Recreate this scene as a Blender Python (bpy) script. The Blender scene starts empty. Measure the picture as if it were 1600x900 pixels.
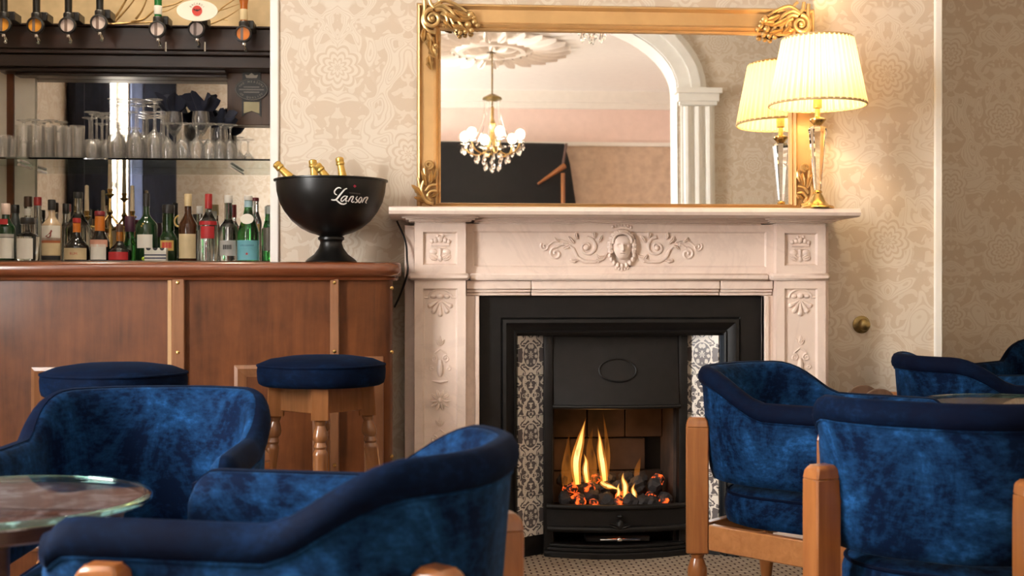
import bpy, bmesh, math, random
from mathutils import Vector, Matrix, noise
R = math.radians
PI = math.pi
random.seed(7)
SC = bpy.context.scene
COL = SC.collection

# ------------------------------------------------------------------ camera, world, light, exposure
PSI = R(4.0); FPX = 1960.0; CAMH = 1.0
cam_d = bpy.data.cameras.new('camera'); cam = bpy.data.objects.new('camera', cam_d); COL.objects.link(cam)
cam_d.sensor_width = 36.0; cam_d.lens = 36.0 * FPX / 1600.0
cam.location = (0, 0, CAMH); cam.rotation_euler = (R(90), 0, -PSI)
cam_d.clip_start = 0.02
cam_d.dof.use_dof = True; cam_d.dof.focus_distance = 4.4; cam_d.dof.aperture_fstop = 5.6
SC.camera = cam
w = bpy.data.worlds.new('world'); SC.world = w; w.use_nodes = True
w.node_tree.nodes['Background'].inputs[0].default_value = (0.75, 0.85, 1.0, 1)
w.node_tree.nodes['Background'].inputs[1].default_value = 0.6
SC.view_settings.view_transform = 'Standard'; SC.view_settings.look = 'None'
SC.view_settings.gamma = 1.0; SC.view_settings.use_curve_mapping = False
SC.view_settings.exposure = 0.5
WINDOW_LIGHT = 33.0; BULB_LIGHT = 20.0; LAMP_W = 11.0; FIRE_W = 0.9; BAR_W = 55.0

# ------------------------------------------------------------------ geometry helpers
def at(px, py, Y):
    """world point on the plane y = Y that a photograph pixel looks at (used to take sizes off the photo)"""
    u = (px - 800) / FPX; v = (450 - py) / FPX
    s, c = math.sin(PSI), math.cos(PSI)
    t = Y / (c - u * s)
    return Vector(((s + u * c) * t, Y, CAMH + v * t))

class MB:
    def __init__(s): s.v = []; s.f = []
    def add(s, vs, fs, M=None):
        b = len(s.v)
        s.v += [tuple(M @ Vector(p)) if M is not None else tuple(p) for p in vs]
        s.f += [tuple(i + b for i in f) for f in fs]
        return s
    def box(s, x0, x1, y0, y1, z0, z1, M=None):
        return s.add([(x0,y0,z0),(x1,y0,z0),(x1,y1,z0),(x0,y1,z0),(x0,y0,z1),(x1,y0,z1),(x1,y1,z1),(x0,y1,z1)],
            [(3,2,1,0),(4,5,6,7),(0,1,5,4),(1,2,6,5),(2,3,7,6),(3,0,4,7)], M)
    def lathe(s, prof, n=24, M=None, sx=1.0, caps=True):
        vs = []; fs = []
        for r, z in prof:
            for k in range(n):
                a = 2*PI*k/n; vs.append((r*math.cos(a)*sx, r*math.sin(a), z))
        for i in range(len(prof)-1):
            for k in range(n):
                a, b = i*n+k, i*n+(k+1) % n
                fs.append((a, b, b+n, a+n))
        if prof[0] == prof[-1]: caps = False
        if caps and prof[0][0] > 1e-6: fs.append(tuple(reversed(range(n))))
        if caps and prof[-1][0] > 1e-6: fs.append(tuple(range((len(prof)-1)*n, len(prof)*n)))
        return s.add(vs, fs, M)
    def tube(s, pts, rad, n=8, M=None, caps=True, flat=None):
        pts = [Vector(p) for p in pts]; m = len(pts)
        if not hasattr(rad, '__len__'): rad = [rad]*m
        vs = []; fs = []; up = None
        for i, p in enumerate(pts):
            t = (pts[min(i+1, m-1)] - pts[max(i-1, 0)])
            t = t.normalized() if t.length > 1e-9 else Vector((0,0,1))
            if up is None:
                up = Vector((0,1,0)) if abs(t.y) < 0.9 else Vector((1,0,0))
            a = (up - t*up.dot(t))
            a = a.normalized() if a.length > 1e-6 else t.orthogonal().normalized()
            up = a; b = t.cross(a)
            for k in range(n):
                g = 2*PI*k/n; q = p + (a*math.cos(g) + b*math.sin(g))*rad[i]
                if flat: q.y = p.y + (q.y-p.y)*flat
                vs.append(q)
        for i in range(m-1):
            for k in range(n):
                a, b = i*n+k, i*n+(k+1) % n
                fs.append((a, b, b+n, a+n))
        if caps: fs.append(tuple(reversed(range(n)))); fs.append(tuple(range((m-1)*n, m*n)))
        return s.add(vs, fs, M)
    def ball(s, c, rx, ry=None, rz=None, n=10, m=6, M=None):
        ry = rx if ry is None else ry; rz = rx if rz is None else rz
        vs = [(c[0], c[1], c[2]-rz)]; fs = []
        for i in range(1, m):
            t = PI*i/m
            for k in range(n):
                a = 2*PI*k/n
                vs.append((c[0]+rx*math.sin(t)*math.cos(a), c[1]+ry*math.sin(t)*math.sin(a), c[2]-rz*math.cos(t)))
        vs.append((c[0], c[1], c[2]+rz)); top = len(vs)-1
        for k in range(n): fs.append((0, 1+(k+1) % n, 1+k))
        for i in range(m-2):
            for k in range(n):
                a, b = 1+i*n+k, 1+i*n+(k+1) % n
                fs.append((a, b, b+n, a+n))
        for k in range(n): fs.append((top, 1+(m-2)*n+k, 1+(m-2)*n+(k+1) % n))
        return s.add(vs, fs, M)
    def prism(s, poly, y0, y1, M=None):
        n = len(poly)
        vs = [(x, y0, z) for x, z in poly] + [(x, y1, z) for x, z in poly]
        fs = [tuple(range(n)), tuple(reversed(range(n, 2*n)))] + [(i, i+n, (i+1) % n+n, (i+1) % n) for i in range(n)]
        return s.add(vs, fs, M)
    def prismz(s, poly, z0, z1, M=None):
        n = len(poly)
        vs = [(x, y, z0) for x, y in poly] + [(x, y, z1) for x, y in poly]
        fs = [tuple(reversed(range(n))), tuple(range(n, 2*n))] + [(i, (i+1) % n, (i+1) % n+n, i+n) for i in range(n)]
        return s.add(vs, fs, M)
    def grid(s, rows, close=False, M=None):
        m = len(rows[0]); vs = [p for r in rows for p in r]; fs = []
        for i in range(len(rows)-1):
            for k in range(m if close else m-1):
                a, b = i*m+k, i*m+(k+1) % m
                fs.append((a, b, b+m, a+m))
        return s.add(vs, fs, M)
    def leaf(s, p, ang, L, W, h=0.006, curl=0.0):
        """a carved leaf lying in the xz plane at p (facing -y), with a raised midrib and lobed edge"""
        n = 6; vs = []; fs = []
        for i in range(n+1):
            t = i/n; wd = W*math.sin(PI*min(1, t*0.92+0.08))**0.8*(1.0 if i % 2 else 0.78)
            aa = ang + curl*t
            cx = p[0] + L*t*math.cos(ang+curl*t*0.5); cz = p[2] + L*t*math.sin(ang+curl*t*0.5)
            nx, nz = -math.sin(aa), math.cos(aa)
            hh = h*math.sin(PI*(0.15+0.8*t))
            for q, y in ((-1, 0.0), (-0.5, hh), (0, hh*0.55), (0.5, hh), (1, 0.0)):
                vs.append((cx+nx*wd*q*0.5, p[1]-y, cz+nz*wd*q*0.5))
        for i in range(n):
            for k in range(4):
                a = i*5+k; fs.append((a, a+1, a+6, a+5))
        return s.add(vs, fs)
    def mesh(s, name, mat, ang=38, bevel=0.0, seg=1, fix=True):
        me = bpy.data.meshes.new(name); me.from_pydata(s.v, [], s.f)
        bm = bmesh.new(); bm.from_mesh(me)
        if fix: bmesh.ops.recalc_face_normals(bm, faces=bm.faces)
        if bevel:
            es = [e for e in bm.edges if len(e.link_faces) == 2 and e.calc_face_angle(0) > 0.5]
            bmesh.ops.bevel(bm, geom=es, offset=bevel, segments=seg, affect='EDGES', profile=0.6, clamp_overlap=True)
        bm.to_mesh(me); bm.free()
        me.polygons.foreach_set('use_smooth', [True]*len(me.polygons))
        me.set_sharp_from_angle(angle=R(ang))
        if mat: me.materials.append(mat)
        me.update()
        return me
    def build(s, name, mat, parent=None, loc=None, **k):
        return put(name, s.mesh(name, mat, **k), parent, loc)

def put(name, me, parent=None, loc=None, rot=None):
    o = bpy.data.objects.new(name, me); COL.objects.link(o)
    if parent: o.parent = parent
    if loc: o.location = loc
    if rot: o.rotation_euler = rot
    return o
def tag(o, label, cat, group=None):
    o['label'] = label; o['category'] = cat
    if group: o['group'] = group
    return o
def thing(name, label, cat, loc=(0,0,0), rz=0.0, group=None):
    o = bpy.data.objects.new(name, None); COL.objects.link(o); o.empty_display_size = 0.1
    o.location = loc; o.rotation_euler = (0, 0, rz)
    return tag(o, label, cat, group)
def struct(o): o['kind'] = 'structure'; return o
def spiral(cx, cz, r0, turns, a0, sgn=1, n=22, r1=0.12, y=0.0):
    return [(cx + r0*(1-(1-r1)*i/n)*math.cos(a0+sgn*2*PI*turns*i/n), y, cz + r0*(1-(1-r1)*i/n)*math.sin(a0+sgn*2*PI*turns*i/n)) for i in range(n+1)]
def bez(p0, p1, p2, p3, n=10):
    P = [Vector(q) for q in (p0, p1, p2, p3)]
    return [P[0]*(1-t)**3 + P[1]*3*t*(1-t)**2 + P[2]*3*t*t*(1-t) + P[3]*t**3 for t in [i/n for i in range(n+1)]]
def smooth(pts, k=4):
    """Catmull-Rom through the points"""
    P = [Vector(p) for p in pts]; out = []
    for i in range(len(P)-1):
        a, b, c, d = P[max(i-1,0)], P[i], P[i+1], P[min(i+2, len(P)-1)]
        for j in range(k):
            t = j/k
            out.append(0.5*((2*b)+(c-a)*t+(2*a-5*b+4*c-d)*t*t+(3*b-a-3*c+d)*t**3))
    out.append(P[-1]); return out
def sst(a, b, x):
    t = min(1, max(0, (x-a)/(b-a))); return t*t*(3-2*t)
FONT_CACHE = {}
def text_mb(body, size, shear=0.0, align='CENTER'):
    """flat lettering in the xz plane as (verts, faces)"""
    key = (body, size, shear, align)
    if key not in FONT_CACHE:
        cu = bpy.data.curves.new('t', 'FONT'); cu.body = body; cu.size = size; cu.shear = shear
        cu.align_x = align; cu.align_y = 'CENTER'; cu.resolution_u = 2
        o = bpy.data.objects.new('t', cu); COL.objects.link(o)
        dg = bpy.context.evaluated_depsgraph_get()
        me = bpy.data.meshes.new_from_object(o.evaluated_get(dg))
        FONT_CACHE[key] = ([(v.co.x, 0.0, v.co.y) for v in me.vertices], [tuple(p.vertices) for p in me.polygons])
        bpy.data.objects.remove(o); bpy.data.curves.remove(cu); bpy.data.meshes.remove(me)
    return FONT_CACHE[key]
def arc_text(mb, body, size, rx, rz, a_mid, step, y, flip=False):
    n = len(body)
    for i, ch in enumerate(body):
        if ch == ' ': continue
        a = a_mid + (-1 if not flip else 1)*(i-(n-1)/2)*step
        x, z = rx*math.cos(a), rz*math.sin(a)
        tilt = math.atan2(rz*math.cos(a), -rx*math.sin(a))
        tx = math.atan2(math.cos(a)*rz, -math.sin(a)*rx)
        rot = tx + PI if not flip else tx
        vs, fs = text_mb(ch, size)
        mb.add([(x+vx*math.cos(rot)-vz*math.sin(rot), y, z+vx*math.sin(rot)+vz*math.cos(rot)) for vx, _, vz in vs], fs)

# ------------------------------------------------------------------ materials
class G:
    """small node-graph builder"""
    def __init__(s, name):
        s.m = bpy.data.materials.new(name); s.m.use_nodes = True; s.t = s.m.node_tree
        s.b = s.t.nodes['Principled BSDF']; s.out = s.t.nodes['Material Output']
    def n(s, ty, **k):
        x = s.t.nodes.new('ShaderNode'+ty)
        for a, b in k.items(): setattr(x, a, b)
        return x
    def lk(s, a, b): s.t.links.new(a, b)
    def setin(s, sock, v):
        if hasattr(v, 'links') or isinstance(v, bpy.types.NodeSocket): s.lk(v, sock)
        else: sock.default_value = v
    def math(s, op, a, b=None, c=None):
        x = s.n('Math', operation=op)
        for i, v in enumerate((a, b, c)):
            if v is not None: s.setin(x.inputs[i], v)
        return x.outputs[0]
    def pos(s): return s.n('NewGeometry').outputs['Position']
    def obj(s): return s.n('TexCoord').outputs['Object']
    def sep(s, v):
        x = s.n('SeparateXYZ'); s.lk(v, x.inputs[0]); return x.outputs
    def comb(s, x=0.0, y=0.0, z=0.0):
        q = s.n('CombineXYZ')
        for i, v in enumerate((x, y, z)): s.setin(q.inputs[i], v)
        return q.outputs[0]
    def scale(s, v, sc):
        x = s.n('VectorMath', operation='MULTIPLY'); s.lk(v, x.inputs[0]); x.inputs[1].default_value = sc; return x.outputs[0]
    def noise(s, v, sc, det=3.0, rough=0.5, dist=0.0):
        x = s.n('TexNoise'); s.lk(v, x.inputs['Vector']); x.inputs['Scale'].default_value = sc
        x.inputs['Detail'].default_value = det; x.inputs['Roughness'].default_value = rough; x.inputs['Distortion'].default_value = dist
        return x.outputs['Fac']
    def ramp(s, f, stops, interp='LINEAR'):
        x = s.n('ValToRGB'); s.lk(f, x.inputs[0]); r = x.color_ramp; r.interpolation = interp
        while len(r.elements) < len(stops): r.elements.new(0.5)
        for e, (p, c) in zip(r.elements, stops):
            e.position = p; e.color = (*c, 1) if len(c) == 3 else c
        return x.outputs[0]
    def mix(s, f, a, b):
        x = s.n('MixRGB'); s.setin(x.inputs[0], f)
        for i, v in ((1, a), (2, b)):
            s.setin(x.inputs[i], (*v, 1) if isinstance(v, tuple) and len(v) == 3 else v)
        return x.outputs[0]
    def step(s, v, lo, hi):
        x = s.n('MapRange', interpolation_type='SMOOTHSTEP'); s.lk(v, x.inputs[0])
        x.inputs[1].default_value = lo; x.inputs[2].default_value = hi; return x.outputs[0]
    def bump(s, h, strength=0.3, dist=0.002):
        x = s.n('Bump'); x.inputs['Strength'].default_value = strength; x.inputs['Distance'].default_value = dist
        s.lk(h, x.inputs['Height']); s.lk(x.outputs[0], s.b.inputs['Normal'])
    def set(s, color=None, rough=None, metal=None, **k):
        if color is not None: s.setin(s.b.inputs['Base Color'], (*color, 1) if isinstance(color, tuple) and len(color) == 3 else color)
        if rough is not None: s.setin(s.b.inputs['Roughness'], rough)
        if metal is not None: s.setin(s.b.inputs['Metallic'], metal)
        for a, b in k.items(): s.setin(s.b.inputs[a.replace('_', ' ')], b)
        return s.m
MATS = {}
def plain(name, color, rough=0.5, metal=0.0, var=0.12, sc=14.0, **k):
    if name in MATS: return MATS[name]
    g = G(name); f = g.noise(g.obj(), sc, 3)
    lo = tuple(c*(1-var) for c in color); hi = tuple(min(1, c*(1+var)) for c in color)
    MATS[name] = g.set(g.ramp(f, [(0.3, lo), (0.7, hi)]), rough, metal, **k); return MATS[name]
def wood(name, c1, c2, sc=(1.2, 1.2, 14), rough=0.32, axis='Z', coat=0.25, spec=0.5, mott=0.3):
    g = G(name); s = {'X': (1.2, 16, 16), 'Z': (16, 16, 1.2), 'Y': (16, 1.2, 16)}[axis]
    v = g.scale(g.obj(), s); f = g.noise(v, 2.2, 6, 0.6, 0.8); f2 = g.noise(g.obj(), 5.0, 4, 0.6)
    f3 = g.math('ADD', g.math('MULTIPLY', f, 1-mott), g.math('MULTIPLY', f2, mott))
    g.bump(f, 0.08, 0.001)
    return g.set(g.ramp(f3, [(0.3, c1), (0.68, c2)]), rough, Coat_Weight=coat, Coat_Roughness=0.15, Specular_IOR_Level=spec)
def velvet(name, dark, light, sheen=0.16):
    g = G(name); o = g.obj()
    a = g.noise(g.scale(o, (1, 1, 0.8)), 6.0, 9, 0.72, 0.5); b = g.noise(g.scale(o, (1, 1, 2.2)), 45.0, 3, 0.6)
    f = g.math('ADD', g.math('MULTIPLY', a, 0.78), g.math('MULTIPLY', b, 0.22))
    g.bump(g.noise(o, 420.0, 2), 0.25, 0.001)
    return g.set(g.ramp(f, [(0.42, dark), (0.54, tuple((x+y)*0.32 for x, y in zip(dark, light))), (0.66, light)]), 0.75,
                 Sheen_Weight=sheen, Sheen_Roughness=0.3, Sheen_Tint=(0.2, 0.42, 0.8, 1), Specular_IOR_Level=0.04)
def glassy(name, color, rough=0.02, trans=1.0):
    g = G(name); return g.set(color, rough, Transmission_Weight=trans, IOR=1.48)
def thinglass(name, tint=(1.0, 1.0, 1.0), rough=0.09, k=1.6, haze=0.0):
    g = G(name); t = g.n('BsdfTransparent'); t.inputs[0].default_value = (*tint, 1)
    gl = g.n('BsdfGlossy'); gl.inputs['Roughness'].default_value = rough
    fr = g.n('Fresnel'); fr.inputs[0].default_value = 1.5
    mx = g.n('MixShader'); g.lk(g.math('MINIMUM', g.math('MULTIPLY', fr.outputs[0], k), 0.62), mx.inputs[0]); g.lk(t.outputs[0], mx.inputs[1]); g.lk(gl.outputs[0], mx.inputs[2])
    if haze:
        d = g.n('BsdfTranslucent'); d.inputs[0].default_value = (0.9, 0.88, 0.84, 1); d2 = g.n('BsdfDiffuse'); d2.inputs[0].default_value = (0.9, 0.88, 0.84, 1)
        m1 = g.n('MixShader'); m1.inputs[0].default_value = 0.5; g.lk(d.outputs[0], m1.inputs[1]); g.lk(d2.outputs[0], m1.inputs[2])
        m2 = g.n('MixShader'); m2.inputs[0].default_value = haze; g.lk(mx.outputs[0], m2.inputs[1]); g.lk(m1.outputs[0], m2.inputs[2]); mx = m2
    g.lk(mx.outputs[0], g.out.inputs[0]); return g.m
def emit(name, color, strength):
    g = G(name); e = g.n('Emission'); e.inputs[0].default_value = (*color, 1); e.inputs[1].default_value = strength
    g.lk(e.outputs[0], g.out.inputs[0]); return g.m
def damask(name, ground, figure, axis='X', off=0.0, P=0.262, V=0.64, wear=False, seed=0.0):
    """woven damask wallpaper: a mirrored figure of palmettes and leaf scrolls on a satin ground"""
    g = G(name); p = g.sep(g.pos()); h = p[0] if axis == 'X' else p[1]
    a = g.math('PINGPONG', g.math('ADD', h, 40*P+off), P)
    v = g.math('PINGPONG', g.math('ADD', p[2], 4*V), V*4)
    vec = g.comb(a, v, seed)
    # leaf scrolls: contour bands of a mirrored field
    n1 = g.noise(vec, 6.5, 1.2, 0.45, 1.1)
    body = g.math('MULTIPLY', g.step(n1, 0.47, 0.49), g.math('SUBTRACT', 1.0, g.step(n1, 0.66, 0.68)))
    vein = g.step(g.math('SINE', g.math('MULTIPLY', n1, 120.0)), 0.35, 0.75)
    n2 = g.noise(vec, 22.0, 1.0, 0.5, 0.8)
    leafy = g.math('MULTIPLY', g.step(n2, 0.53, 0.56), g.math('SUBTRACT', 1.0, body))
    # palmettes on the mirror axes, in half drop
    def palm(ax, zoff, rad, k):
        dx = ax; dz = g.math('SUBTRACT', g.math('FLOORED_MODULO', g.math('ADD', p[2], zoff), V), V/2)
        r = g.math('SQRT', g.math('ADD', g.math('MULTIPLY', dx, dx), g.math('MULTIPLY', dz, dz)))
        th = g.math('ARCTAN2', dx, dz)
        lim = g.math('MULTIPLY', g.math('ADD', 0.72, g.math('MULTIPLY', g.math('ABSOLUTE', g.math('SINE', g.math('MULTIPLY', th, k))), 0.28)), rad)
        fill = g.math('SUBTRACT', 1.0, g.step(g.math('SUBTRACT', r, lim), -0.002, 0.002))
        ring = g.step(g.math('SINE', g.math('ADD', g.math('MULTIPLY', r, 260.0), g.math('MULTIPLY', g.math('ABSOLUTE', g.math('SINE', g.math('MULTIPLY', th, k))), -4.0))), -0.5, 0.0)
        return fill, ring
    f1, r1 = palm(a, 0.1, 0.085, 3.5)
    f2, r2 = palm(g.math('SUBTRACT', P, a), 0.1+V/2, 0.1, 4.5)
    scroll = g.math('MAXIMUM', g.math('MULTIPLY', body, g.math('SUBTRACT', 1.0, g.math('MULTIPLY', vein, 0.75))), g.math('MULTIPLY', leafy, 0.8))
    fig = g.math('ADD', g.math('MULTIPLY', scroll, g.math('SUBTRACT', 1.0, g.math('MAXIMUM', f1, f2))),
                 g.math('ADD', g.math('MULTIPLY', f1, r1), g.math('MULTIPLY', f2, r2)))
    fig = g.math('MINIMUM', fig, 1.0)
    col = g.mix(fig, ground, figure)
    if wear:
        st = g.noise(g.pos(), 5.0, 6, 0.65)
        col = g.mix(g.math('MULTIPLY', g.step(st, 0.56, 0.7), 0.25), col, tuple(c*0.55 for c in ground))
    g.bump(fig, 0.12, 0.0008)
    return g.set(col, g.math('SUBTRACT', 0.55, g.math('MULTIPLY', fig, 0.2)), Specular_IOR_Level=0.4)

M = {}
M['paper'] = damask('wallpaper', (0.55, 0.445, 0.335), (0.635, 0.555, 0.45), 'X', off=0.06)
M['paper_y'] = damask('wallpaper_side', (0.55, 0.445, 0.335), (0.635, 0.555, 0.45), 'Y')
M['white'] = plain('white_paint', (0.80, 0.77, 0.71), 0.45, var=0.03)
M['ceiling'] = plain('ceiling_paint', (0.86, 0.84, 0.80), 0.8, var=0.02)
M['pink'] = plain('pink_paint', (0.80, 0.62, 0.55), 0.7, var=0.03)
M['cream'] = plain('cream_paint', (0.70, 0.66, 0.57), 0.6, var=0.05)
M['barwall'] = plain('bar_back_paper', (0.56, 0.42, 0.24), 0.6, var=0.18, sc=9)
def marble():
    g = G('marble'); o = g.obj(); n1 = g.noise(o, 3.0, 6, 0.6, 1.5); n2 = g.noise(o, 14.0, 4, 0.6)
    vein = g.step(g.math('ABSOLUTE', g.math('SUBTRACT', n1, 0.5)), 0.0, 0.05)
    c = g.mix(g.math('MULTIPLY', n2, 0.7), (0.78, 0.65, 0.56), (0.71, 0.54, 0.455))
    c = g.mix(g.math('MULTIPLY', g.math('SUBTRACT', 1.0, vein), 0.16), c, (0.48, 0.36, 0.31))
    return g.set(c, 0.34, Subsurface_Weight=0.0)
M['marble'] = marble()
M['iron'] = plain('cast_iron', (0.0065, 0.0055, 0.005), 0.48, var=0.3, sc=30, Specular_IOR_Level=0.32)
M['soot'] = plain('sooty_brick', (0.045, 0.027, 0.019), 0.9, var=0.75, sc=7)
def carpet():
    g = G('carpet'); p = g.sep(g.pos())
    b = g.n('TexBrick'); g.lk(g.scale(g.pos(), (1, 1, 1)), b.inputs['Vector'])
    b.inputs['Scale'].default_value = 1.0; b.inputs['Brick Width'].default_value = 0.044; b.inputs['Row Height'].default_value = 0.024
    b.inputs['Mortar Size'].default_value = 0.0045; b.inputs['Mortar Smooth'].default_value = 0.4
    b.inputs['Color1'].default_value = (0.44, 0.35, 0.26, 1); b.inputs['Color2'].default_value = (0.36, 0.28, 0.2, 1); b.inputs['Mortar'].default_value = (0.09, 0.055, 0.04, 1)
    n = g.noise(g.pos(), 300, 2); g.bump(n, 0.5, 0.003)
    return g.set(b.outputs['Color'], 0.95, Specular_IOR_Level=0.1)
M['carpet'] = carpet()
M['barwood'] = wood('bar_wood', (0.050, 0.0145, 0.004), (0.175, 0.054, 0.0145), axis='Z', rough=0.45, coat=0.08, spec=0.28, mott=0.62)
M['bartop'] = wood('bar_top_wood', (0.10, 0.026, 0.009), (0.19, 0.055, 0.02), axis='X', rough=0.2, coat=0.6)
M['batten'] = wood('batten_wood', (0.15, 0.06, 0.025), (0.29, 0.13, 0.06), axis='Z')
M['edge_highlight'] = wood('edge_highlight_wood', (0.36, 0.20, 0.09), (0.52, 0.33, 0.17), axis='Z', rough=0.35)  # pale tone stands in for light caught on the batten's chamfer
M['canopy'] = wood('dark_shelf_wood', (0.013, 0.005, 0.003), (0.036, 0.014, 0.008), axis='X', rough=0.34, coat=0.06)
M['plaque_wood'] = wood('plaque_board_wood', (0.055, 0.025, 0.014), (0.10, 0.048, 0.026), axis='Z', rough=0.4)
M['chairwood'] = wood('chair_wood', (0.20, 0.062, 0.015), (0.36, 0.135, 0.038), axis='Z', rough=0.28, coat=0.4)
M['chairrail'] = wood('chair_rail_wood', (0.30, 0.11, 0.032), (0.46, 0.20, 0.068), axis='X', rough=0.28, coat=0.4)
M['stoolwood'] = wood('stool_wood', (0.15, 0.055, 0.017), (0.29, 0.12, 0.042), axis='Z', rough=0.25, coat=0.5)
M['tablewood'] = wood('table_wood', (0.05, 0.022, 0.015), (0.11, 0.05, 0.032), axis='X', rough=0.3)
M['velvet'] = velvet('blue_velvet', (0.0016, 0.006, 0.022), (0.018, 0.094, 0.27))
M['velvet_dark'] = velvet('blue_velvet_shaded', (0.002, 0.004, 0.014), (0.004, 0.016, 0.052), 0.03)  # darker copy of the blue velvet; shade on rims and stool tops put into colour
M['gilt'] = plain('gilt_frame', (0.56, 0.345, 0.145), 0.42, 0.45, var=0.1, sc=8)
M['carvegilt'] = plain('gilt_carving', (0.52, 0.33, 0.13), 0.33, 0.65, var=0.22, sc=40)
M['brass'] = plain('brass', (0.62, 0.42, 0.16), 0.25, 1.0, var=0.12)
M['oldbrass'] = plain('tarnished_brass', (0.30, 0.22, 0.09), 0.4, 0.9, var=0.3, sc=60)
M['chrome'] = plain('chrome', (0.75, 0.75, 0.75), 0.15, 1.0, var=0.05)
M['black'] = plain('black_plastic', (0.012, 0.011, 0.011), 0.35, var=0.2)
M['bowl'] = plain('black_enamel', (0.005, 0.0045, 0.004), 0.34, var=0.2, Specular_IOR_Level=0.35)
M['mirror'] = G('mirror_silver').set((0.86, 0.86, 0.84), 0.012, 1.0)
M['thin'] = thinglass('clear_glass', haze=0.06)
M['thinclear'] = thinglass('table_clear_glass', rough=0.015, k=0.75); M['glass'] = glassy('bottle_clear', (0.92, 0.95, 0.94))
M['crystal'] = glassy('crystal', (1.0, 0.98, 0.95))
M['shelfglass'] = glassy('shelf_glass', (0.75, 0.9, 0.85))
M['edgeglass'] = glassy('table_glass', (0.42, 0.85, 0.74))
M['navycloth'] = plain('navy_cloth', (0.006, 0.009, 0.025), 0.85, var=0.3)
M['curtain'] = plain('navy_curtain', (0.008, 0.012, 0.03), 0.8, var=0.3)
M['blackgloss'] = plain('black_lacquer', (0.005, 0.005, 0.006), 0.42, var=0.2, Specular_IOR_Level=0.3)

# ------------------------------------------------------------------ the room
XL, XR, CEIL = -2.56, 3.6, 3.42
YB = 4.70            # chimney breast face
struct(MB().box(-3.2, 4.0, -4.4, 6.6, -0.05, 0.0).build('floor', M['carpet']))
struct(MB().box(-3.2, 4.0, -4.4, 6.6, CEIL, CEIL+0.1).build('ceiling', M['ceiling']))
m = MB()
m.box(-0.549, 0.30, YB, 6.35, 0, CEIL); m.box(1.15, 1.973, YB, 6.35, 0, CEIL); m.box(0.30, 1.15, YB, 5.15, 0.86, CEIL)
struct(m.build('wall_chimney', M['paper']))
struct(MB().box(1.973, 4.0, 5.95, 6.2, 0, CEIL).build('wall_recess', M['paper']))
m = MB(); m.box(-0.569, -0.537, YB-0.012, YB+0.02, 0, CEIL)
struct(m.build('trim_1', M['white'], bevel=0.004))
m = MB(); m.box(1.955, 1.985, YB-0.012, YB+0.02, 0, CEIL)
struct(m.build('trim_2', M['white'], bevel=0.004))
struct(MB().box(-3.0, -0.549, 6.2, 6.35, 0, CEIL).build('wall_bar', M['barwall']))
struct(MB().box(XR, XR+0.15, -0.3, 6.2, 0, CEIL).build('wall_right', M['paper_y']))
# left wall with a tall sash window
WY0, WY1, WZ0, WZ1 = 1.28, 2.42, 0.75, 2.95
m = MB(); m.box(XL-0.25, XL, -0.3, WY0, 0, CEIL); m.box(XL-0.25, XL, WY1, 6.35, 0, CEIL)
m.box(XL-0.25, XL, WY0, WY1, 0, WZ0); m.box(XL-0.25, XL, WY0, WY1, WZ1, CEIL)
struct(m.build('wall_left', M['paper_y']))
wn = MB().box(XL-0.16, XL-0.15, WY0, WY1, WZ0, WZ1).build('window_1', emit('daylight_pane', (1.0, 0.97, 0.94), WINDOW_LIGHT)); struct(wn)
m = MB()
for a, b, c, d in ((WY0, WY0+0.05, WZ0, WZ1), (WY1-0.05, WY1, WZ0, WZ1), (WY0, WY1, WZ0, WZ0+0.06), (WY0, WY1, WZ1-0.06, WZ1), (WY0, WY1, 1.86, 1.91)):
    m.box(XL-0.14, XL-0.09, a, b, c, d)
struct(m.build('trim_window', M['white']))
def curtain(y0, y1, name, label, x=XL+0.08, along='y', z1=3.15):
    m = MB(); rows = []; n = max(16, int((y1-y0)*60))
    for z in (0.02, 1.2, 2.2, z1):
        rows.append([((x+0.045*math.sin(i*0.9)+0.01*math.sin(i*0.37), y0+(y1-y0)*i/n, z) if along == 'y' else (y0+(y1-y0)*i/n, x+0.03*math.sin(i*0.9), z)) for i in range(n+1)])
    back = [[(p[0]-0.012, p[1], p[2]) if along == 'y' else (p[0], p[1]-0.012, p[2]) for p in reversed(r)] for r in rows]
    m.grid([a+b for a, b in zip(rows, back)], close=True)
    return tag(m.build(name, M['curtain']), label, 'curtain')
curtain(2.38, 3.2, 'curtain', 'dark navy curtain left of the bright window reflected in the bar mirror')
curtain(0.42, 1.32, 'curtain', 'dark navy curtain right of the bright window reflected in the bar mirror')
curtain(-0.22, 0.30, 'curtain', 'dark navy curtain in the corner past the gilt strip reflected in the bar mirror')
struct(MB().box(XL, XL+0.1, 0.32, 0.38, 0, 3.15).build('trim_gilt_strip', M['gilt']))
tag(MB().tube([(XL+0.1, -0.25, 3.17), (XL+0.1, 3.25, 3.17)], 0.02, 10).build('curtain_pole', M['gilt']), 'gilt curtain pole above the window reflected in the bar mirror', 'curtain pole')
# rear partition with a wide arch, the second room behind it
YP = -0.3; AX0, AX1 = -0.45, 1.97; ASZ, ARISE = 2.72, 0.62
def arch_pts(grow, n=28):
    cx = (AX0+AX1)/2; hw = (AX1-AX0)/2+grow; rr = ARISE+grow
    return [(cx - hw*math.cos(PI*i/n), ASZ + rr*math.sin(PI*i/n)) for i in range(n+1)]
m = MB()
for y in (YP, YP-0.25):
    pts = arch_pts(0.0); top = [(x, max(CEIL, z)) for x, z in pts]
    m.grid([[(x, y, z) for x, z in pts], [(x, y, CEIL+0.02) for x, z in pts]])
m.box(XL-0.2, AX0, YP-0.25, YP, 0, CEIL); m.box(AX1, XR+0.15, YP-0.25, YP, 0, CEIL)
struct(m.build('wall_rear', M['paper'], fix=False))
m = MB(); p0 = arch_pts(0.0); p0 = arch_pts(-0.006); full = [(AX0+0.006, 0)] + p0 + [(AX1-0.006, 0)]
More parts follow.
